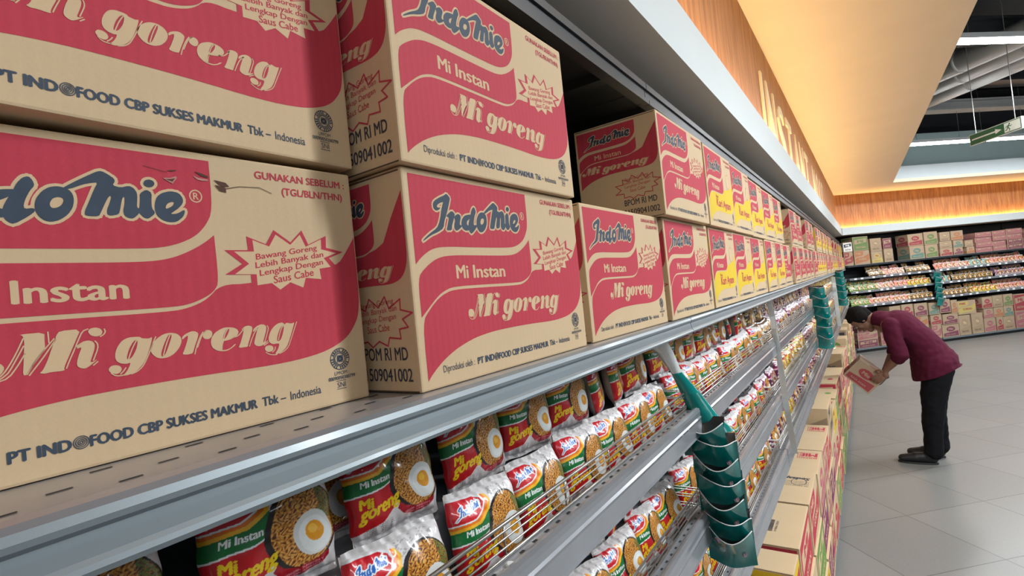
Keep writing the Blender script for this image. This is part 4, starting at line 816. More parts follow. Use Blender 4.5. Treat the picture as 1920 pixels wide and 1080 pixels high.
# ------------------------------------------------------------------ hanging strips of sachets
def sachet_mesh(seed, W=0.084, H=0.080):
    """a pouch whose open top gapes away from the strip; the face falls back below"""
    rs = random.Random(seed); mb = MB(); nx, ny = 16, 12; vs = []; ph = rs.random()*2
    def face(u, v):
        gape = (0.34+0.66*math.sin(math.pi*min(1, u*(1.1 if seed % 2 else 0.95)))**0.8)*(1-v)**1.4
        return Vector(((u-0.5)*W*(1+0.04*v), -(0.010+0.046*gape+0.006*math.sin(math.pi*u)+0.003*math.sin(u*7+ph+v*3)*v), -v*H-0.012*math.sin(math.pi*u)*(1-v)**1.5+0.007*math.sin(u*4.2+ph)*(1-v)+0.004*math.sin(u*5+seed)*v))
    for j in range(ny+1):
        for i in range(nx+1): vs.append(face(i/nx, j/ny))
    f1 = [(j*(nx+1)+i, (j+1)*(nx+1)+i, (j+1)*(nx+1)+i+1, j*(nx+1)+i+1) for j in range(ny) for i in range(nx)]
    mb.add(vs, f1, 'sachet_teal'); mb.add([v+Vector((0, .0012, 0)) for v in vs], [f[::-1] for f in f1], 'sachet_back')
    top = [face(i/nx, 0) for i in range(nx+1)]                       # dark inside of the gaping mouth
    back = [Vector((p.x*0.96, -0.006, 0.003)) for p in top]; deep = [Vector((p.x*0.94, p.y*0.5, p.z-0.016)) for p in top]
    mb.add(top+deep+back, [(i, i+1, nx+2+i, nx+1+i) for i in range(nx)]+[(nx+1+i, nx+2+i, 2*nx+3+i, 2*nx+2+i) for i in range(nx)], 'sachet_back')
    mb.tube(top, 0.0011, 'strip_clear', 5)
    hem = [face(i/nx, 1) for i in range(nx+1)]; mb.add(hem+[Vector((p.x, -0.004, p.z)) for p in hem], [(i+1, i, nx+1+i, nx+2+i) for i in range(nx)], 'sachet_teal')
    c0 = face(.78, .55); A = T3((c0.x, c0.y-0.0015, c0.z), (1, 0, 0), (0, 0.25, 1))
    mb.disc(0, 0, 4.6, 'sachet_mark', A(0.0006), 14); mb.stroke([(2.8*math.cos(a*.6), 3.4*math.sin(a*.6)) for a in range(8)], 1.2, 'plum_ink', A(0.0014))
    return mb.mesh('sachet', True)
sms = [sachet_mesh(i) for i in range(4)]
def clip_strip(pts, n0, rot, scale, label, sn=0, step=0.048):
    """plastic strip following pts (top first) with teal sachets fanned along it"""
    t = thing('clip_strip', label, 'clip strip', pts[0])
    o0 = Vector(pts[0]); P = [Vector(p)-o0 for p in pts]
    ex = Vector((math.cos(rot), math.sin(rot), 0))
    mb = MB(); wd = 0.012*scale
    for a, b_ in zip(P, P[1:]): mb.add([a-ex*wd, a+ex*wd, b_+ex*wd, b_-ex*wd, a-ex*wd+Vector((0, .002, 0)), a+ex*wd+Vector((0, .002, 0)), b_+ex*wd+Vector((0, .002, 0)), b_-ex*wd+Vector((0, .002, 0))], [(0, 3, 2, 1), (4, 5, 6, 7)], 'strip_clear')
    mb.build('strip', t)
    L_ = [0]
    for a, b_ in zip(P, P[1:]): L_.append(L_[-1]+(b_-a).length)
    def at(s_):
        for i in range(len(P)-1):
            if s_ <= L_[i+1] or i == len(P)-2: return P[i].lerp(P[i+1], (s_-L_[i])/(L_[i+1]-L_[i]))
    s_ = n0; i = 0
    while s_ < L_[-1]+0.02:
        o = obj('sachet', sms[(i+sn) % 4], t); o.location = at(min(s_, L_[-1])); o.scale = (scale,)*3; o.rotation_euler = (0, 0, rot+math.radians((-6, 5, -2, 8)[i % 4])); s_ += step*scale; i += 1
    return t
t = clip_strip([(-0.335, 1.19, H0-0.300), (-0.315, 1.195, H0-0.345), (-0.308, 1.195, H0-0.45), (-0.300, 1.195, H0-0.540)], 0.010, math.radians(8), 1.12, 'hanging strip of shiny teal sachets clipped to the nearest shelf joint', 0, 0.037)
mb = MB()                                     # twisted leader: clear film bag turning into the first teal sachet
o0 = Vector((-0.335, 1.19, H0-0.300))
lead = [((-0.402, 1.10, H0-0.118), 0.030, 'strip_clear'), ((-0.385, 1.135, H0-0.155), 0.017, 'strip_clear'), ((-0.372, 1.16, H0-0.205), 0.011, 'sachet_teal'), ((-0.352, 1.18, H0-0.255), 0.020, 'sachet_teal'), ((-0.325, 1.185, H0-0.315), 0.030, 'sachet_teal'), ((-0.312, 1.19, H0-0.345), 0.044, 'sachet_teal')]
for (a, wa, m), (b_, wb, _) in zip(lead, lead[1:]):
    a, b_ = Vector(a)-o0, Vector(b_)-o0; ex = Vector((0.97, 0.2, 0.1)); ey = Vector((0, 0.006, 0))
    vs = []
    for q, w_ in ((a, wa), (b_, wb)):
        for s_ in (-1, -0.4, 0.2, 1): vs.append(q+ex*w_*s_-ey*(1.6 if abs(s_) < 0.9 else 0))
    vs += [v+Vector((0, 0.004, 0)) for v in vs]
    mb.add(vs, [(i+4, i+5, i+1, i) for i in range(3)]+[(8+i, 9+i, 13+i, 12+i) for i in range(3)]+[(0, 8, 12, 4), (3, 7, 15, 11)], m)
mb.build('leader', t, True)
clip_strip([(-0.303, 4.30, H0-0.135), (-0.285, 4.30, H0-0.25), (-0.283, 4.30, H0-0.50)], 0.0, math.radians(10), 1.15, 'hanging strip of teal sachets above the stacked cartons, second from the camera', 1, 0.062)
clip_strip([(-0.300, 8.10, H0-0.07), (-0.29, 8.10, H0-0.5)], 0.0, math.radians(10), 1.3, 'small strip of teal sachets at the far end of the near shelving', 2, 0.07)
for (x0, y0, z0, x1, y1, z1, wl, lab) in ((-0.337, 2.35, -0.118, -0.306, 2.35, -0.745, 0.26, 'bare grey display strip with a white label, hanging between the second and third bays'), (-0.315, 7.0, -0.13, -0.305, 7.0, -0.70, 0.30, 'bare pale display strip hanging near the far end of the shelving')):
    t = thing('display_strip', lab, 'display strip', (x0, y0, H0+z0)); dv = Vector((x1-x0, y1-y0, z1-z0)); sc_ = 1 if y0 < 5 else 1.8
    def band(w0, w1, s0, s1, m, dy):
        mb = MB(); a, b_ = dv*s0, dv*s1; n = 6
        for i in range(n):
            p, q = a.lerp(b_, i/n)+Vector((0, 0.012*math.sin(i*1.1), 0)), a.lerp(b_, (i+1)/n)+Vector((0, 0.012*math.sin((i+1)*1.1), 0))
            mb.add([p+Vector((-w0, dy, 0)), q+Vector((-w0, dy, 0)), q+Vector((w0, dy-0.006, 0)), p+Vector((w0, dy-0.006, 0))], [(0, 1, 2, 3)], m)
            mb.add([p+Vector((-w0, dy+.001, 0)), q+Vector((-w0, dy+.001, 0)), q+Vector((w0, dy-0.005, 0)), p+Vector((w0, dy-0.005, 0))], [(3, 2, 1, 0)], m)
        return mb
    band(0.011*sc_, 0, 0, 1, 'strip_clear', 0).build('strip', t); band(0.009*sc_, 0, 0.02, wl, 'price_white', -0.002).build('label_card', t)

# ------------------------------------------------------------------ stacked cartons on the base shelf
SCH = {'red': ('red_ink', 'print_tan'), 'pink': ('pink_ink', 'print_tan'), 'green': ('green_ink', 'print_tan'), 'yellow': ('yellow_ink', 'red_ink'), 'plum': ('plum_ink', 'print_tan'), 'orange': ('orange_ink', 'print_tan'), 'white': ('white_print', 'navy_ink'), 'plain': ('brown_board', 'black_ink'), 'teal': ('teal_ink', 'print_tan')}
_gc = {}
def bars(mb, A, x, y, w_, h_, seed=1):
    r = random.Random(seed); q = x
    while q < x+w_: t_ = r.choice((1.2, 2, 3.2)); mb.poly([(q, y), (q+t_, y), (q+t_, y+h_), (q, y+h_)], 'black_ink', A(0.0004)); q += t_+r.choice((1.2, 2))
def goods_carton(W, D, H, sch, top=None, style=0, dull=False):
    k = (round(W, 3), round(D, 3), round(H, 3), sch, top, style, dull)
    if k in _gc: return _gc[k]
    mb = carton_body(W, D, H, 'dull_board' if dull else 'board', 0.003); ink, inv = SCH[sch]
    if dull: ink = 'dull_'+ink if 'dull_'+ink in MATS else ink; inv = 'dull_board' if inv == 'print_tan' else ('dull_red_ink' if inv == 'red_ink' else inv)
    w_, h_, d_ = W*1000, H*1000, D*1000
    for A, ww in ((T3((-W/2, -D/2, 0), (1, 0, 0), (0, 0, 1)), w_), (T3((-W/2, D/2, 0), (0, -1, 0), (0, 0, 1)), d_)):
        P = lambda l: [(x*ww, y*h_) for x, y in l]
        if style == 0:
            mb.poly(P([(.03, .95), (.60, .95), (.60, .72), (.5, .62), (.2, .60), (.05, .5)]), ink, A(.0002))
            mb.poly(P([(.04, .40), (.2, .52), (.6, .54), (.75, .62), (.97, .75), (.97, .35), (.85, .2), (.4, .15), (.05, .05)]), ink, A(.0002))
            put_text(mb, 'MIE', .12*ww, .72*h_, .34*ww, .15*h_, inv, A(.0004), 0.04); put_text(mb, 'GORENG', .28*ww, .30*h_, .5*ww, .16*h_, inv, A(.0004), 0.04)
        elif style == 1:
            mb.poly(P([(.06, .06), (.94, .06), (.94, .45), (.06, .30)]), ink, A(.0002))
            mb.disc(.5*ww, .62*h_, .26*ww, ink, A(.0003), 24, .2*h_); put_text(mb, 'Mie', .36*ww, .54*h_, .28*ww, .16*h_, inv if sch != 'plain' else 'board', A(.0005), 0.04)
            put_text(mb, 'RASA AYAM', .2*ww, .14*h_, .55*ww, .09*h_, inv, A(.0004), 0.02)
        else:
            mb.poly(P([(.03, .04), (.97, .04), (.97, .96), (.03, .96)]), ink, A(.0002))
            mb.poly(P([(.1, .45), (.9, .58), (.9, .86), (.1, .78)]), inv, A(.0003)); put_text(mb, 'MI', .3*ww, .56*h_, .4*ww, .2*h_, ink, A(.0005), 0.05)
            put_text(mb, 'INSTAN', .2*ww, .16*h_, .6*ww, .14*h_, inv, A(.0004), 0.03)
    B = T3((-W/2, -D/2, H), (1, 0, 0), (0, 1, 0))
    mb.poly([(4, d_*.5-1), (w_-4, d_*.5-1), (w_-4, d_*.5+1), (4, d_*.5+1)], 'seam', B(.0002))
    # top print runs along the case, read from the aisle end
    def TB(h):
        f = B(h); return lambda x, y: f(w_-y, x)
    if top == 'barcode':
        def TBb(h):
            f = B(h); return lambda x, y: f(x, y)
        bars(mb, TBb, w_*.28, 110, 110, 75); put_text(mb, '8 998866 200301', w_*.28+4, 94, 100, 10, 'black_ink', B(.0004))
    if top == 'brand':
        def Q(h):
            f = B(h); return lambda x, y: f(x+w_*0.42, y+10)
        mb.stroke([(95+46*math.cos(a*.3), 55+34*math.sin(a*.3)) for a in range(21)], 3, 'black_ink', Q(.0003), closed=True)
        def Q2(h):
            f = B(h); return lambda x, y: f(w_*0.62-y, x+10)
        put_text(mb, 'Sedaap', 4, -84, 118, 48, 'black_ink', Q2(.0004), 0.05, shear=.2)
        for i in range(4): put_text(mb, 'MIE INSTAN RASA', 10, -22+i*20, 104, 10, 'black_ink', Q2(.0004))
    if top == 'red':
        def Q2(h):
            f = B(h); return lambda x, y: f(w_*0.62-y, x+12)
        put_text(mb, 'MIE', 6, -90, 92, 60, 'red_ink', Q2(.0004), 0.05); mb.stroke([(6, -100), (104, -100), (104, 6), (6, 6)], 3, 'red_ink', Q2(.0003), closed=True)
        put_text(mb, 'INSTAN', 10, -20, 86, 20, 'red_ink', Q2(.0004), 0.03)
    if top == 'logo': mb.disc(w_*.5, 62, 36, ink, B(.0003), 24, 24)
    _gc[k] = mb.mesh('goods_carton'); return _gc[k]
SN = {'red': 'red printed', 'pink': 'pink printed', 'green': 'green printed', 'yellow': 'yellow printed', 'plum': 'plum printed', 'orange': 'orange printed', 'white': 'white printed', 'plain': 'plain brown', 'teal': 'teal printed'}
stacks = [(1.20, 1.62, .76, None, 'red'), (1.63, 2.02, .735, 'barcode', 'red'), (2.03, 2.195, .77, None, 'yellow'), (2.205, 2.635, .781, 'barcode', 'red'), (2.64, 3.07, .783, 'brand', 'red'), (3.10, 3.51, .765, 'red', 'pink'), (3.53, 3.71, .76, None, 'pink'), (3.73, 4.16, .748, 'red', 'red'), (4.20, 4.60, .85, 'barcode', 'plain'), (4.62, 5.05, .73, 'red', 'yellow'), (5.06, 5.46, .74, 'logo', 'green'), (5.48, 5.92, .782, 'logo', 'red'), (5.94, 6.37, .76, None, 'pink'), (6.39, 6.77, .715, 'logo', 'red'), (6.80, 7.20, .86, None, 'plain'), (7.22, 7.62, .80, 'logo', 'orange'), (7.64, 8.05, .76, None, 'red'), (8.07, 8.48, .73, 'red', 'pink'), (8.50, 8.92, .82, None, 'green'), (8.94, 9.36, .90, None, 'plain'), (9.38, 9.80, .80, None, 'pink'), (9.82, 10.24, .74, None, 'red'), (10.26, 10.68, .86, None, 'yellow'), (10.70, 11.12, .78, None, 'pink'), (11.14, 11.56, .82, None, 'plum'), (11.58, 12.0, .76, None, 'red')]
RS = random.Random(4); LAY = ['bottom', 'middle', 'top']
for si, (y0, y1, zt, top, sch) in enumerate(stacks):
    nl = 3 if y1-y0 > .2 else 3
    h = (zt-0.101-0.0012*(nl-1))/nl
    for j in range(nl):
        s_ = sch if j == nl-1 else RS.choice(['red', 'pink', 'green', 'yellow', 'plum', 'green', 'pink', 'red', 'plain'])
        D = 0.31+(0 if j == nl-1 else RS.uniform(-.01, .02)); off = 0 if j == nl-1 else RS.uniform(-.004, .014)
        wd = y1-y0-0.008; o = obj('goods_carton', goods_carton(wd, .31, h, s_, top if j == nl-1 else None, RS.randrange(3)), None, (-0.312-.155+off, (y0+y1)/2+RS.uniform(-.002, .002), 0.101+j*(h+0.0012)), math.pi/2+RS.uniform(-.012, .012))
        extra = {'barcode': ' with barcode', 'brand': ' with black script', 'red': ' with red lettering', 'logo': ' with oval mark', None: ''}[top if j == nl-1 else None]
        tag(o, f'{SN[s_]} carton{extra}, {LAY[j]} of the {ORD[si]} floor stack from the camera', 'carton', 'cartons stacked along the base of the near shelving')
o = obj('noodle_packet', pack_mesh('yellow', 0, 0), None, (-0.42, 7.85, 0.775), 0.4); o.rotation_euler = (math.radians(-86), 0, 1.2); tag(o, 'yellow packet lying flat on top of the far floor stack', 'noodle packet')

# ------------------------------------------------------------------ the far wall of shelves
FM = farM()
def fobj(name, me, u, v, z, label, cat, group=None, rz=0, parent=None):
    o = obj(name, me, parent); o.matrix_world = FM@Matrix.Translation((u, v, z))@Matrix.Rotation(rz, 4, 'Z')
    return tag(o, label, cat, group) if label else o
FU = [(0.08, 2.10, 0.0), (2.14, 4.55, 0.0), (4.59, 7.0, 0.0), (7.04, 9.4, 0)]
UN = ['left unit', 'second unit', 'third unit', 'right unit']
# local frame: x along wall, +y into the wall; shelf fronts at y=0
for ui, (u0, u1, _) in enumerate(FU):
    w_ = u1-u0
    mb = MB(); mb.box((u0, 0.50, 0), (u1, 0.52, 2.42), 'inner_dark'); tag(farobj(mb.build('shelving_frame')), f'dark back panel of the far wall shelving, {UN[ui]}', 'shelving', 'far wall shelving back panels')
    mb = MB(); mb.box((u0, 0.04, 0), (u1, 0.49, 0.06), 'plinth_dark'); mb.box((u0, 0.0, 0.06), (u1, 0.49, 0.09), 'shelf_grey'); tag(farobj(mb.build('base_shelf')), f'dark low base shelf of the far wall, {UN[ui]}', 'shelf', 'far wall base shelves')
    for ti, (z, nm) in enumerate(((1.815, 'top'), (1.54, 'upper'), (1.265, 'middle'), (0.965, 'lower'))):
        if ti == 0:
            mb = MB(); mb.box((u0, 0.0, z-0.035), (u1, 0.49, z), 'shelf_grey'); mb.box((u0, -0.004, z-0.03), (u1, 0.0, z-0.006), 'header_dark')
            tag(farobj(mb.build('shelf_board')), f'grey {nm} shelf under cartons on the far wall, {UN[ui]}', 'shelf', 'far wall shelf boards'); continue
        t = thing('shelf_board', f'grey {nm} packet shelf with price rail on the far wall, {UN[ui]}', 'shelf', (0, 0, 0), 0, 'far wall shelf boards'); t.matrix_world = FM
        mb = MB(); mb.box((u0, 0.0, z-0.03), (u1, 0.49, z), 'shelf_grey'); mb.build('board', t)
        mb = MB(); mb.box((u0, -0.012, z-0.035), (u1, -0.001, z+0.008), 'shelf_side_grey'); mb.build('price_rail', t)
        r = random.Random(ui*7+ti); q = u0+0.1
        tm_ = MB(); tm_.box((0, -0.0145, z-0.030), (0.062, -0.0125, z+0.004), 'price_white'); tm_ = tm_.mesh('price_tag')
        while q < u1-0.1: o = obj('price_tag', tm_, t, (q, 0, 0)); q += r.uniform(0.13, 0.30)
tops = [(.035, .255, .285, .20, 'white', 2), (.035, .25, 0, .28, 'red', 0), (.27, .64, .29, .29, 'green', 2), (.27, .64, 0, .285, 'orange', 0), (.68, .95, .0, .24, 'yellow', 1), (.68, .95, .245, .27, 'plain', 1), (.98, 1.20, 0, .27, 'plain', 1), (.98, 1.19, .275, .22, 'plum', 2), (1.59, 1.95, 0, .275, 'teal', 1), (1.59, 1.96, .28, .25, 'red', 1), (1.965, 2.28, 0, .27, 'green', 1), (1.97, 2.31, .275, .27, 'green', 1),
 (2.34, 2.65, 0, .16, 'red', 1), (2.35, 2.66, .163, .155, 'plain', 1), (2.36, 2.62, .32, .19, 'plain', 1), (2.68, 2.92, 0, .155, 'plum', 1), (2.69, 2.94, .158, .15, 'teal', 1), (2.65, 2.96, .315, .20, 'orange', 1), (3.0, 3.2, 0, .14, 'orange', 1), (2.97, 3.18, .145, .14, 'plain', 1)]
for q in range(4): tops += [(3.24, 3.66, q*.108, .105, 'pink', 2), (3.68, 4.02, q*.108, .105, 'pink', 2), (4.04, 4.46, q*.112, .109, 'plum' if q < 2 else 'pink', 2)]
for i in range(11): tops += [(4.6+i*.4, 4.97+i*.4, 0, .22, RS.choice(['pink', 'red', 'green', 'plum']), 1), (4.6+i*.4, 4.97+i*.4, .222, .2, RS.choice(['pink', 'yellow', 'green', 'plain']), 2)]
bot = [(.14, .62, 0, .16, 'plum', 2), (.14, .62, .162, .16, 'pink', 0), (.15, .60, .325, .13, 'plum', 2), (.68, 1.02, 0, .27, 'pink', 0), (1.04, 1.40, 0, .27, 'plain', 1), (1.42, 1.86, 0, .27, 'red', 0), (.68, 1.02, .272, .24, 'plain', 1), (1.04, 1.40, .272, .24, 'pink', 1), (1.42, 1.86, .272, .24, 'orange', 0), (.95, 1.22, .515, .27, 'plain', 1), (1.24, 1.52, .515, .28, 'red', 1), (1.54, 1.86, .515, .27, 'plum', 1),
 (1.92, 2.16, 0, .29, 'pink', 0), (2.17, 2.59, 0, .27, 'plum', 1), (1.92, 2.19, .292, .22, 'red', 1), (2.2, 2.58, .272, .215, 'plum', 1), (2.60, 2.89, 0, .42, 'plain', 1), (2.92, 3.21, 0, .43, 'plain', 1), (1.89, 2.14, .515, .25, 'teal', 1), (2.16, 2.43, .52, .29, 'plum', 1), (2.44, 2.60, .49, .28, 'orange', 1), (2.61, 3.07, .435, .29, 'yellow', 0),
 (3.23, 3.52, 0, .29, 'pink', 1), (3.54, 3.71, 0, .29, 'red', 1), (3.72, 4.01, 0, .28, 'plain', 1), (3.25, 3.49, .292, .215, 'pink', 1), (3.5, 3.75, .292, .21, 'orange', 1), (3.76, 4.01, .285, .22, 'teal', 1), (3.22, 3.48, .51, .24, 'red', 1), (3.49, 3.75, .51, .25, 'plain', 1), (3.78, 4.03, .51, .25, 'green', 1), (4.03, 4.35, 0, .36, 'pink', 2), (4.03, 4.35, .362, .37, 'red', 2)]
for i in range(11): bot += [(4.4+i*.42, 4.79+i*.42, 0, .3, RS.choice(['pink', 'red', 'plain']), 1), (4.4+i*.42, 4.79+i*.42, .302, .28, RS.choice(['pink', 'yellow', 'green', 'plain']), 0)]
for lst, z0, nm in ((tops, 1.816, 'top shelf'), (bot, 0.091, 'base shelf')):
    for i, (a, b_, z, h, sch, st) in enumerate(lst):
        if a > 5.0: continue
        lay = 'bottom' if z == 0 else f'{int(round(z*100))} cm up'
        lay = 'resting on the shelf' if z == 0 else 'stacked on another'
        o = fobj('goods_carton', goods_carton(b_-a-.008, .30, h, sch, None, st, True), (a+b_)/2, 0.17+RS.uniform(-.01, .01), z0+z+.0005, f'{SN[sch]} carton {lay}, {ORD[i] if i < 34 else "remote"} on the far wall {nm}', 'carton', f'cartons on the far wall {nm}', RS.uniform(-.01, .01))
# small noodle packets on the three far shelves
rp = random.Random(9); cnt = {}
zones = {0: [(0.62, 1.0, 'plain'), (1.0, 1.5, 'pink'), (1.5, 2.08, 'brown'), (2.2, 3.1, 'pink'), (3.1, 3.5, 'teal'), (3.5, 4.56, 'pink')],
         1: [(0.12, .75, 'green'), (.75, 1.5, 'pink'), (1.5, 2.08, 'yellow'), (2.2, 2.6, 'teal'), (2.6, 3.7, 'brown'), (3.7, 4.5, 'plum')],
         2: [(0.12, .60, 'green'), (.60, 1.5, 'pink'), (1.5, 2.08, 'brown'), (2.2, 3.0, 'brown'), (3.0, 3.7, 'yellow'), (3.7, 4.5, 'pink')]}
SNM = ['upper', 'middle', 'lower']
rest = []
for si in range(3):
    z = (1.5405, 1.2655, .9655)[si]; kk = 0
    for a, b_, kd in zones[si]:
        kd = 'brown' if kd == 'plain' else kd; u = a+.055
        while u < b_-.03:
            if a > 4.4: break
            for lay in (0, 1):
                if rp.random() < .10 and lay: continue
                Mx = FM@Matrix.Translation((u+rp.uniform(-.01, .01), .050+lay*.085, z+lay*(.085 if (int(u*3)+si) % 3 else .06)))@Matrix.Rotation(rp.uniform(-.15, .15), 4, 'Z')@Matrix.Rotation(-.22-rp.random()*.12, 4, 'X')@Matrix.Rotation(rp.uniform(-.2, .2), 4, 'Y')
                if b_ > 4.5 and False: rest.append((kd, Mx)); continue
                o = obj('far_noodle_packet', pack_mesh(kd, 0, 0)); o.matrix_world = Mx@Matrix.Scale(1.3, 4)
                tag(o, f'{KN[kd]}, {ORD[min(kk, 41)]} pair from left, {"back" if lay else "front"} row, {SNM[si]} far wall shelf', 'snack packet', f'packets on the {SNM[si]} far wall shelf')
            u += rp.uniform(.098, .125); kk += 1
fp = farp(2.11, .03, 0)
clip_strip([(fp.x, fp.y, 1.50), (fp.x, fp.y, 0.95)], 0.0, TH, 2.0, 'strip of teal sachets hanging between two units of the far wall', 1, 0.055)

for i, (x, y, r_, lab) in enumerate(((-0.350, 0.452, .0065, 'small pale noodle crumb on the upper tray edge, nearest the camera'), (-0.344, 0.60, .004, 'tiny white scrap on the upper tray edge beyond the larger crumb'))):
    bm = bmesh.new(); bmesh.ops.create_icosphere(bm, subdivisions=2, radius=r_)
    for v in bm.verts: v.co *= 1+0.35*noise.noise(v.co*300+Vector((i, 0, 0))); v.co.z = abs(v.co.z)*0.5
    me = bpy.data.meshes.new('crumb'); bm.to_mesh(me); bm.free(); me.materials.append(MATS['price_white']); tag(obj('crumb', me, None, (x, y, 1.559)), lab, 'crumb')

# ------------------------------------------------------------------ the shopper
def blob(name, caps, vox, m, parent, smooth=6, wr=0.0, wsc=9, flat=None):
    """tapered capsules fused into one continuous skin by a voxel remesh"""
    bm = bmesh.new()
    for a, ra, b_, rb in caps:
        a, b_ = Vector(a), Vector(b_); d = b_-a; L0 = d.length
        ra = (ra, ra) if not isinstance(ra, tuple) else ra; rb = (rb, rb) if not isinstance(rb, tuple) else rb
        z = d.normalized() if L0 > 1e-6 else Vector((0, 0, 1))
        yv = Vector((0, 1, 0)); yv = (yv-z*yv.dot(z)); yv = yv.normalized() if yv.length > 1e-3 else Vector((1, 0, 0)); xv = yv.cross(z)
        n, h = 20, 6; rings = []
        for i in range(h+1): t = -math.pi/2+math.pi/2*i/h; rings.append((a, ra, t))
        for i in range(h+1): t = math.pi/2*i/h; rings.append((b_, rb, t))
        vs = []
        for c_, r_, t in rings:
            rm_ = (r_[0]+r_[1])/2
            vs.append([bm.verts.new(c_+z*rm_*math.sin(t)+(xv*r_[0]*math.cos(2*math.pi*j/n)+yv*r_[1]*math.sin(2*math.pi*j/n))*max(0.02, math.cos(t))) for j in range(n)])
        for p_, q_ in zip(vs, vs[1:]):
            for j in range(n): bm.faces.new((p_[j], p_[(j+1) % n], q_[(j+1) % n], q_[j]))
        bm.faces.new(vs[0][::-1]); bm.faces.new(vs[-1])
    me = bpy.data.meshes.new(name); bm.to_mesh(me); bm.free()
    o = bpy.data.objects.new(name, me); C.objects.link(o)
    r_ = o.modifiers.new('r', 'REMESH'); r_.mode = 'VOXEL'; r_.voxel_size = vox; r_.use_smooth_shade = True
    s_ = o.modifiers.new('s', 'SMOOTH'); s_.factor = 0.5; s_.iterations = smooth
    dg = bpy.context.evaluated_depsgraph_get()
    m2 = bpy.data.meshes.new_from_object(o.evaluated_get(dg)); bpy.data.objects.remove(o)
    if wr or flat is not None:
        nrm = [v.normal.copy() for v in m2.vertices]
        for v, nv in zip(m2.vertices, nrm):
            if wr:
                n_ = noise.noise(Vector((v.co.x*wsc, v.co.y*wsc, v.co.z*wsc*0.7)))+0.5*noise.noise(v.co*wsc*2.7)
                v.co += nv*n_*wr
            if flat is not None and v.co.z < flat: v.co.z = flat
    m2.materials.clear(); m2.materials.append(MATS[m]); m2.polygons.foreach_set('use_smooth', [True]*len(m2.polygons))
    m2.name = name; ob = obj(name, m2, parent); return ob
PO = Vector((0.36, 5.92, 0))
pr_ = thing('person', 'person in maroon shirt and dark trousers bending over to look into a held carton', 'person', PO)
def Q(x, y, z): return Vector((x, y, z))-PO
hc = Vector((-0.075, 5.92, 1.315)); HU = Vector((-0.90, 0, 0.43)).normalized(); HF = Vector((-0.43, 0, -0.90)).normalized(); HY = Vector((0, 1, 0))
def HQ(u, f, y=0.0): return hc+HU*u+HF*f+HY*y-PO
body = []
def cap(a, ra, b_, rb): body.append((a, ra, b_, rb))
# head
cap(HQ(.030, -.022), .082, HQ(.026, .012), .078); cap(HQ(.010, .02), (.070, .066), HQ(-.055, .035), (.052, .052)); cap(HQ(-.060, .035), (.045, .050), HQ(-.098, .062), (.026, .030))
cap(HQ(.012, .085), .010, HQ(-.022, .106), .013); cap(HQ(-.026, .100), .011, HQ(-.028, .098, 0.0), .016); cap(HQ(.022, .080, -.028), .012, HQ(.022, .080, .028), .012)
for s_ in (-1, 1):
    cap(HQ(.012, -.004, s_*.078), (.018, .006), HQ(-.022, .002, s_*.076), (.012, .006)); cap(HQ(-.012, .064, s_*.036), .022, HQ(-.030, .058, s_*.036), .020)
    cap(HQ(.010, .078, s_*.03), .011, HQ(.010, .079, s_*.032), .011)
cap(HQ(-.052, .092, -.014), .0085, HQ(-.052, .092, .014), .0085); cap(HQ(-.062, .089, -.012), .0085, HQ(-.062, .089, .012), .0085)
cap(HQ(-.045, -.030), .056, Q(.075, 5.92, 1.285), .066)
# trunk and legs
cap(Q(.10, 5.92, 1.26), (.085, .13), Q(.24, 5.92, 1.19), (.10, .15)); cap(Q(.24, 5.92, 1.19), (.10, .15), Q(.36, 5.92, 1.04), (.095, .13)); cap(Q(.36, 5.92, 1.04), (.095, .13), Q(.43, 5.92, .90), (.105, .15))
NL = [Q(.43, 5.83, .87), Q(.375, 5.83, .50), Q(.350, 5.84, .10)]; FL = [Q(.44, 6.01, .87), Q(.405, 6.03, .50), Q(.405, 6.05, .10)]
for l_ in (NL, FL): cap(l_[0], .088, l_[1], .055); cap(l_[1], .054, l_[2], .036); cap(l_[2], .036, l_[2]+Vector((-.05, 0, -.04)), .032)
# arms
arms = [(Q(.115, 5.755, 1.265), Q(.185, 5.70, 1.0), Q(.068, 5.755, .855)), (Q(.125, 6.085, 1.265), Q(.165, 6.14, 1.0), Q(.060, 6.07, .80))]
for s_, e_, w_ in arms: cap(s_, .052, e_, .040); cap(e_, .040, e_.lerp(w_, .35), .038); cap(e_.lerp(w_, .35), .038, w_, .024)
def hand(w_, palm, fdir, ndir, side, curl):
    """palm plus four bent fingers and a thumb; fdir fingers run, ndir out of the palm, side towards the index"""
    f, n_ = fdir.normalized(), ndir.normalized(); s_ = side.normalized()
    cap(w_, .023, palm, .022)
    for k in (-1.5, -.5, .5, 1.5): cap(palm+s_*k*.013-f*.01, .0125, palm+s_*k*.018+f*.040, .0115)
    for k, ln in zip((1.5, .5, -.5, -1.5), (.070, .078, .073, .058)):
        b0 = palm+s_*k*.0195+f*.042; j1 = b0+(f*math.cos(curl[0])+n_*math.sin(curl[0])+s_*k*.05)*ln*.45; j2 = j1+(f*math.cos(curl[1])+n_*math.sin(curl[1]))*ln*.32; j3 = j2+(f*math.cos(curl[2])+n_*math.sin(curl[2]))*ln*.26
        cap(b0, .0095, j1, .0088); cap(j1, .0088, j2, .0080); cap(j2, .0080, j3, .0072)
    t0 = palm+s_*.026-f*.005; t1 = t0+s_*.030+f*.018+n_*.006; t2 = t1+s_*.010+f*.026+n_*.010; cap(t0, .0125, t1, .0110); cap(t1, .0105, t2, .0085)
BC = Vector((-.105, 5.945, .79))-PO; BXv = Vector((.707, 0, -.707)); BZv = Vector((.707, 0, .707))
hand(arms[0][2], Q(.055, 5.762, .815), Vector((-.80, .02, -.55)), Vector((0, 1, 0)), Vector((-.50, -.10, .80)), (0.05, .25, .45))
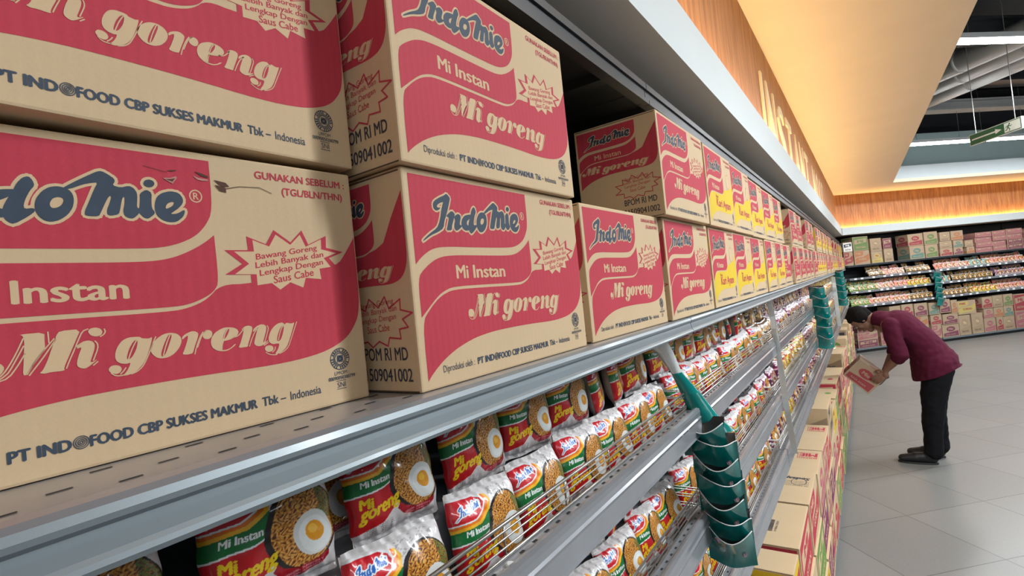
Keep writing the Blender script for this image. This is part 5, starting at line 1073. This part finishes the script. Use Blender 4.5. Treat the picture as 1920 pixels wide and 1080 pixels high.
hand(arms[1][2], Q(.068, 6.04, .745), Vector((-.55, -.55, -.62)), Vector((-.6, 0, .6)), Vector((.2, -.75, .5)), (0.0, .2, .4))
blob('body', body, 0.0045, 'skin', pr_, 4)
# hair, face details
hs = [(HQ(.048, -.030), .083, HQ(.048, .000), .079), (HQ(.010, -.052), .066, HQ(-.012, -.050), .055), (HQ(.030, -.02, -.02), .079, HQ(.030, -.02, .02), .079), (HQ(.085, .02), .045, HQ(.075, .045), .032)]
blob('hair', hs, 0.0045, 'hair', pr_, 3, 0.0022, 60)
for s_ in (-1, 1):
    mb = MB(); mb.tube([HQ(.006, .0895, s_*.026), HQ(.006, .0905, s_*.040)], [.0045, .0035], 'eye_white', 8); mb.build('eye', pr_, True)
    mb = MB(); mb.tube([HQ(.026, .092, s_*.016), HQ(.030, .091, s_*.030), HQ(.025, .085, s_*.044)], [.0028, .0035, .002], 'hair', 6); mb.build('eyebrow', pr_, True)
mb = MB(); mb.tube([HQ(-.056, .099, -.020), HQ(-.056, .1035, -.006), HQ(-.056, .1035, .006), HQ(-.056, .099, .020)], [.002, .0045, .0045, .002], 'lip', 8); mb.build('mouth', pr_, True)
# shirt: trunk, collar, loose hem, sleeves to the elbow
sh = [(Q(.105, 5.92, 1.285), (.095, .155), Q(.215, 5.92, 1.235), (.135, .178)), (Q(.215, 5.92, 1.235), (.140, .185), Q(.335, 5.92, 1.10), (.140, .178)),
      (Q(.335, 5.92, 1.10), (.140, .178), Q(.405, 5.92, .965), (.152, .188)), (Q(.405, 5.92, .965), (.155, .200), Q(.425, 5.92, .885), (.174, .228)), (Q(.425, 5.92, .885), (.174, .228), Q(.410, 5.92, .800), (.162, .226)), (Q(.085, 5.92, 1.300), .078, Q(.050, 5.92, 1.312), .066)]
for (s_, e_, w_) in arms:
    sh += [(s_+Vector((.02, 0, -.005)), .070, s_.lerp(e_, .5), .067), (s_.lerp(e_, .5), .067, e_, .060), (e_, .060, e_.lerp(w_, .14), .057)]
sh.append((Q(.52, 5.92, .905), (.05, .15), Q(.545, 5.92, .885), (.045, .14)))
so = blob('shirt', sh, 0.007, 'shirt', pr_, 7, 0.010, 8)
mm = so.data                                 # hem cut level with the slanting waist
for v in mm.vertices:
    hz = 0.735+(v.co.x+PO.x-.25)*0.40
    if v.co.z < hz and v.co.x+PO.x > .22: v.co.z = hz+(v.co.z-hz)*.12
mb = MB()
for s_ in (-1, 1): mb.tube([HQ(-.085, -.050, s_*.030), HQ(-.100, -.005, s_*.058), HQ(-.115, .030, s_*.040)], [.010, .011, .008], 'shirt', 8)
mb.build('collar', pr_, True)
tr = []
for l_ in (NL, FL):
    tr += [(l_[0]+Vector((.01, 0, -.02)), .118, l_[0].lerp(l_[1], .5), .104), (l_[0].lerp(l_[1], .5), .104, l_[1], .086), (l_[1], .086, l_[2]+Vector((0, 0, .10)), .070), (l_[2]+Vector((0, 0, .10)), .070, l_[2]+Vector((0, 0, .01)), .073)]
tr.append((Q(.44, 5.92, .85), (.118, .165), Q(.43, 5.92, .90), (.110, .15)))
blob('trousers', tr, 0.007, 'trousers', pr_, 6, 0.009, 9)
for (tx, hx, y_) in ((.075, .375, 5.84), (.150, .445, 6.05)):
    L0 = hx-tx
    c_ = [(Q(tx+.045, y_, .040), (.032, .042), Q(tx+.14, y_, .050), (.042, .048)), (Q(tx+.14, y_, .052), (.046, .046), Q(hx-.045, y_, .058), (.050, .040)), (Q(hx-.07, y_, .075), .045, Q(hx-.05, y_, .085), .042)]
    s_ = blob('shoe', c_, 0.005, 'shoe', pr_, 4, flat=.012)
    mb = MB(); n = 18; pts = [(tx+L0/2+(L0/2-.004)*math.cos(2*math.pi*i/n), y_+(.042+.006*math.cos(2*math.pi*i/n+2.6))*math.sin(2*math.pi*i/n)) for i in range(n)]
    mb.poly([(p_[0]*1000, p_[1]*1000) for p_ in pts], 'sole', lambda x, y: Q(x/1000, y/1000, .016)); k = len(mb.v)
    mb.poly([(p_[0]*1000, p_[1]*1000) for p_ in pts][::-1], 'sole', lambda x, y: Q(x/1000, y/1000, .0))
    mb.add([Q(p_[0], p_[1], z) for z in (0, .016) for p_ in pts], [(i, (i+1) % n, n+(i+1) % n, n+i) for i in range(n)], 'sole')
    mb.build('sole', s_)
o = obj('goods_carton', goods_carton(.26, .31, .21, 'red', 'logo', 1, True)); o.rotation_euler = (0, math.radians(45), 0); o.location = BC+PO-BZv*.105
tag(o, 'red printed carton held tilted in both hands of the bending person', 'carton')
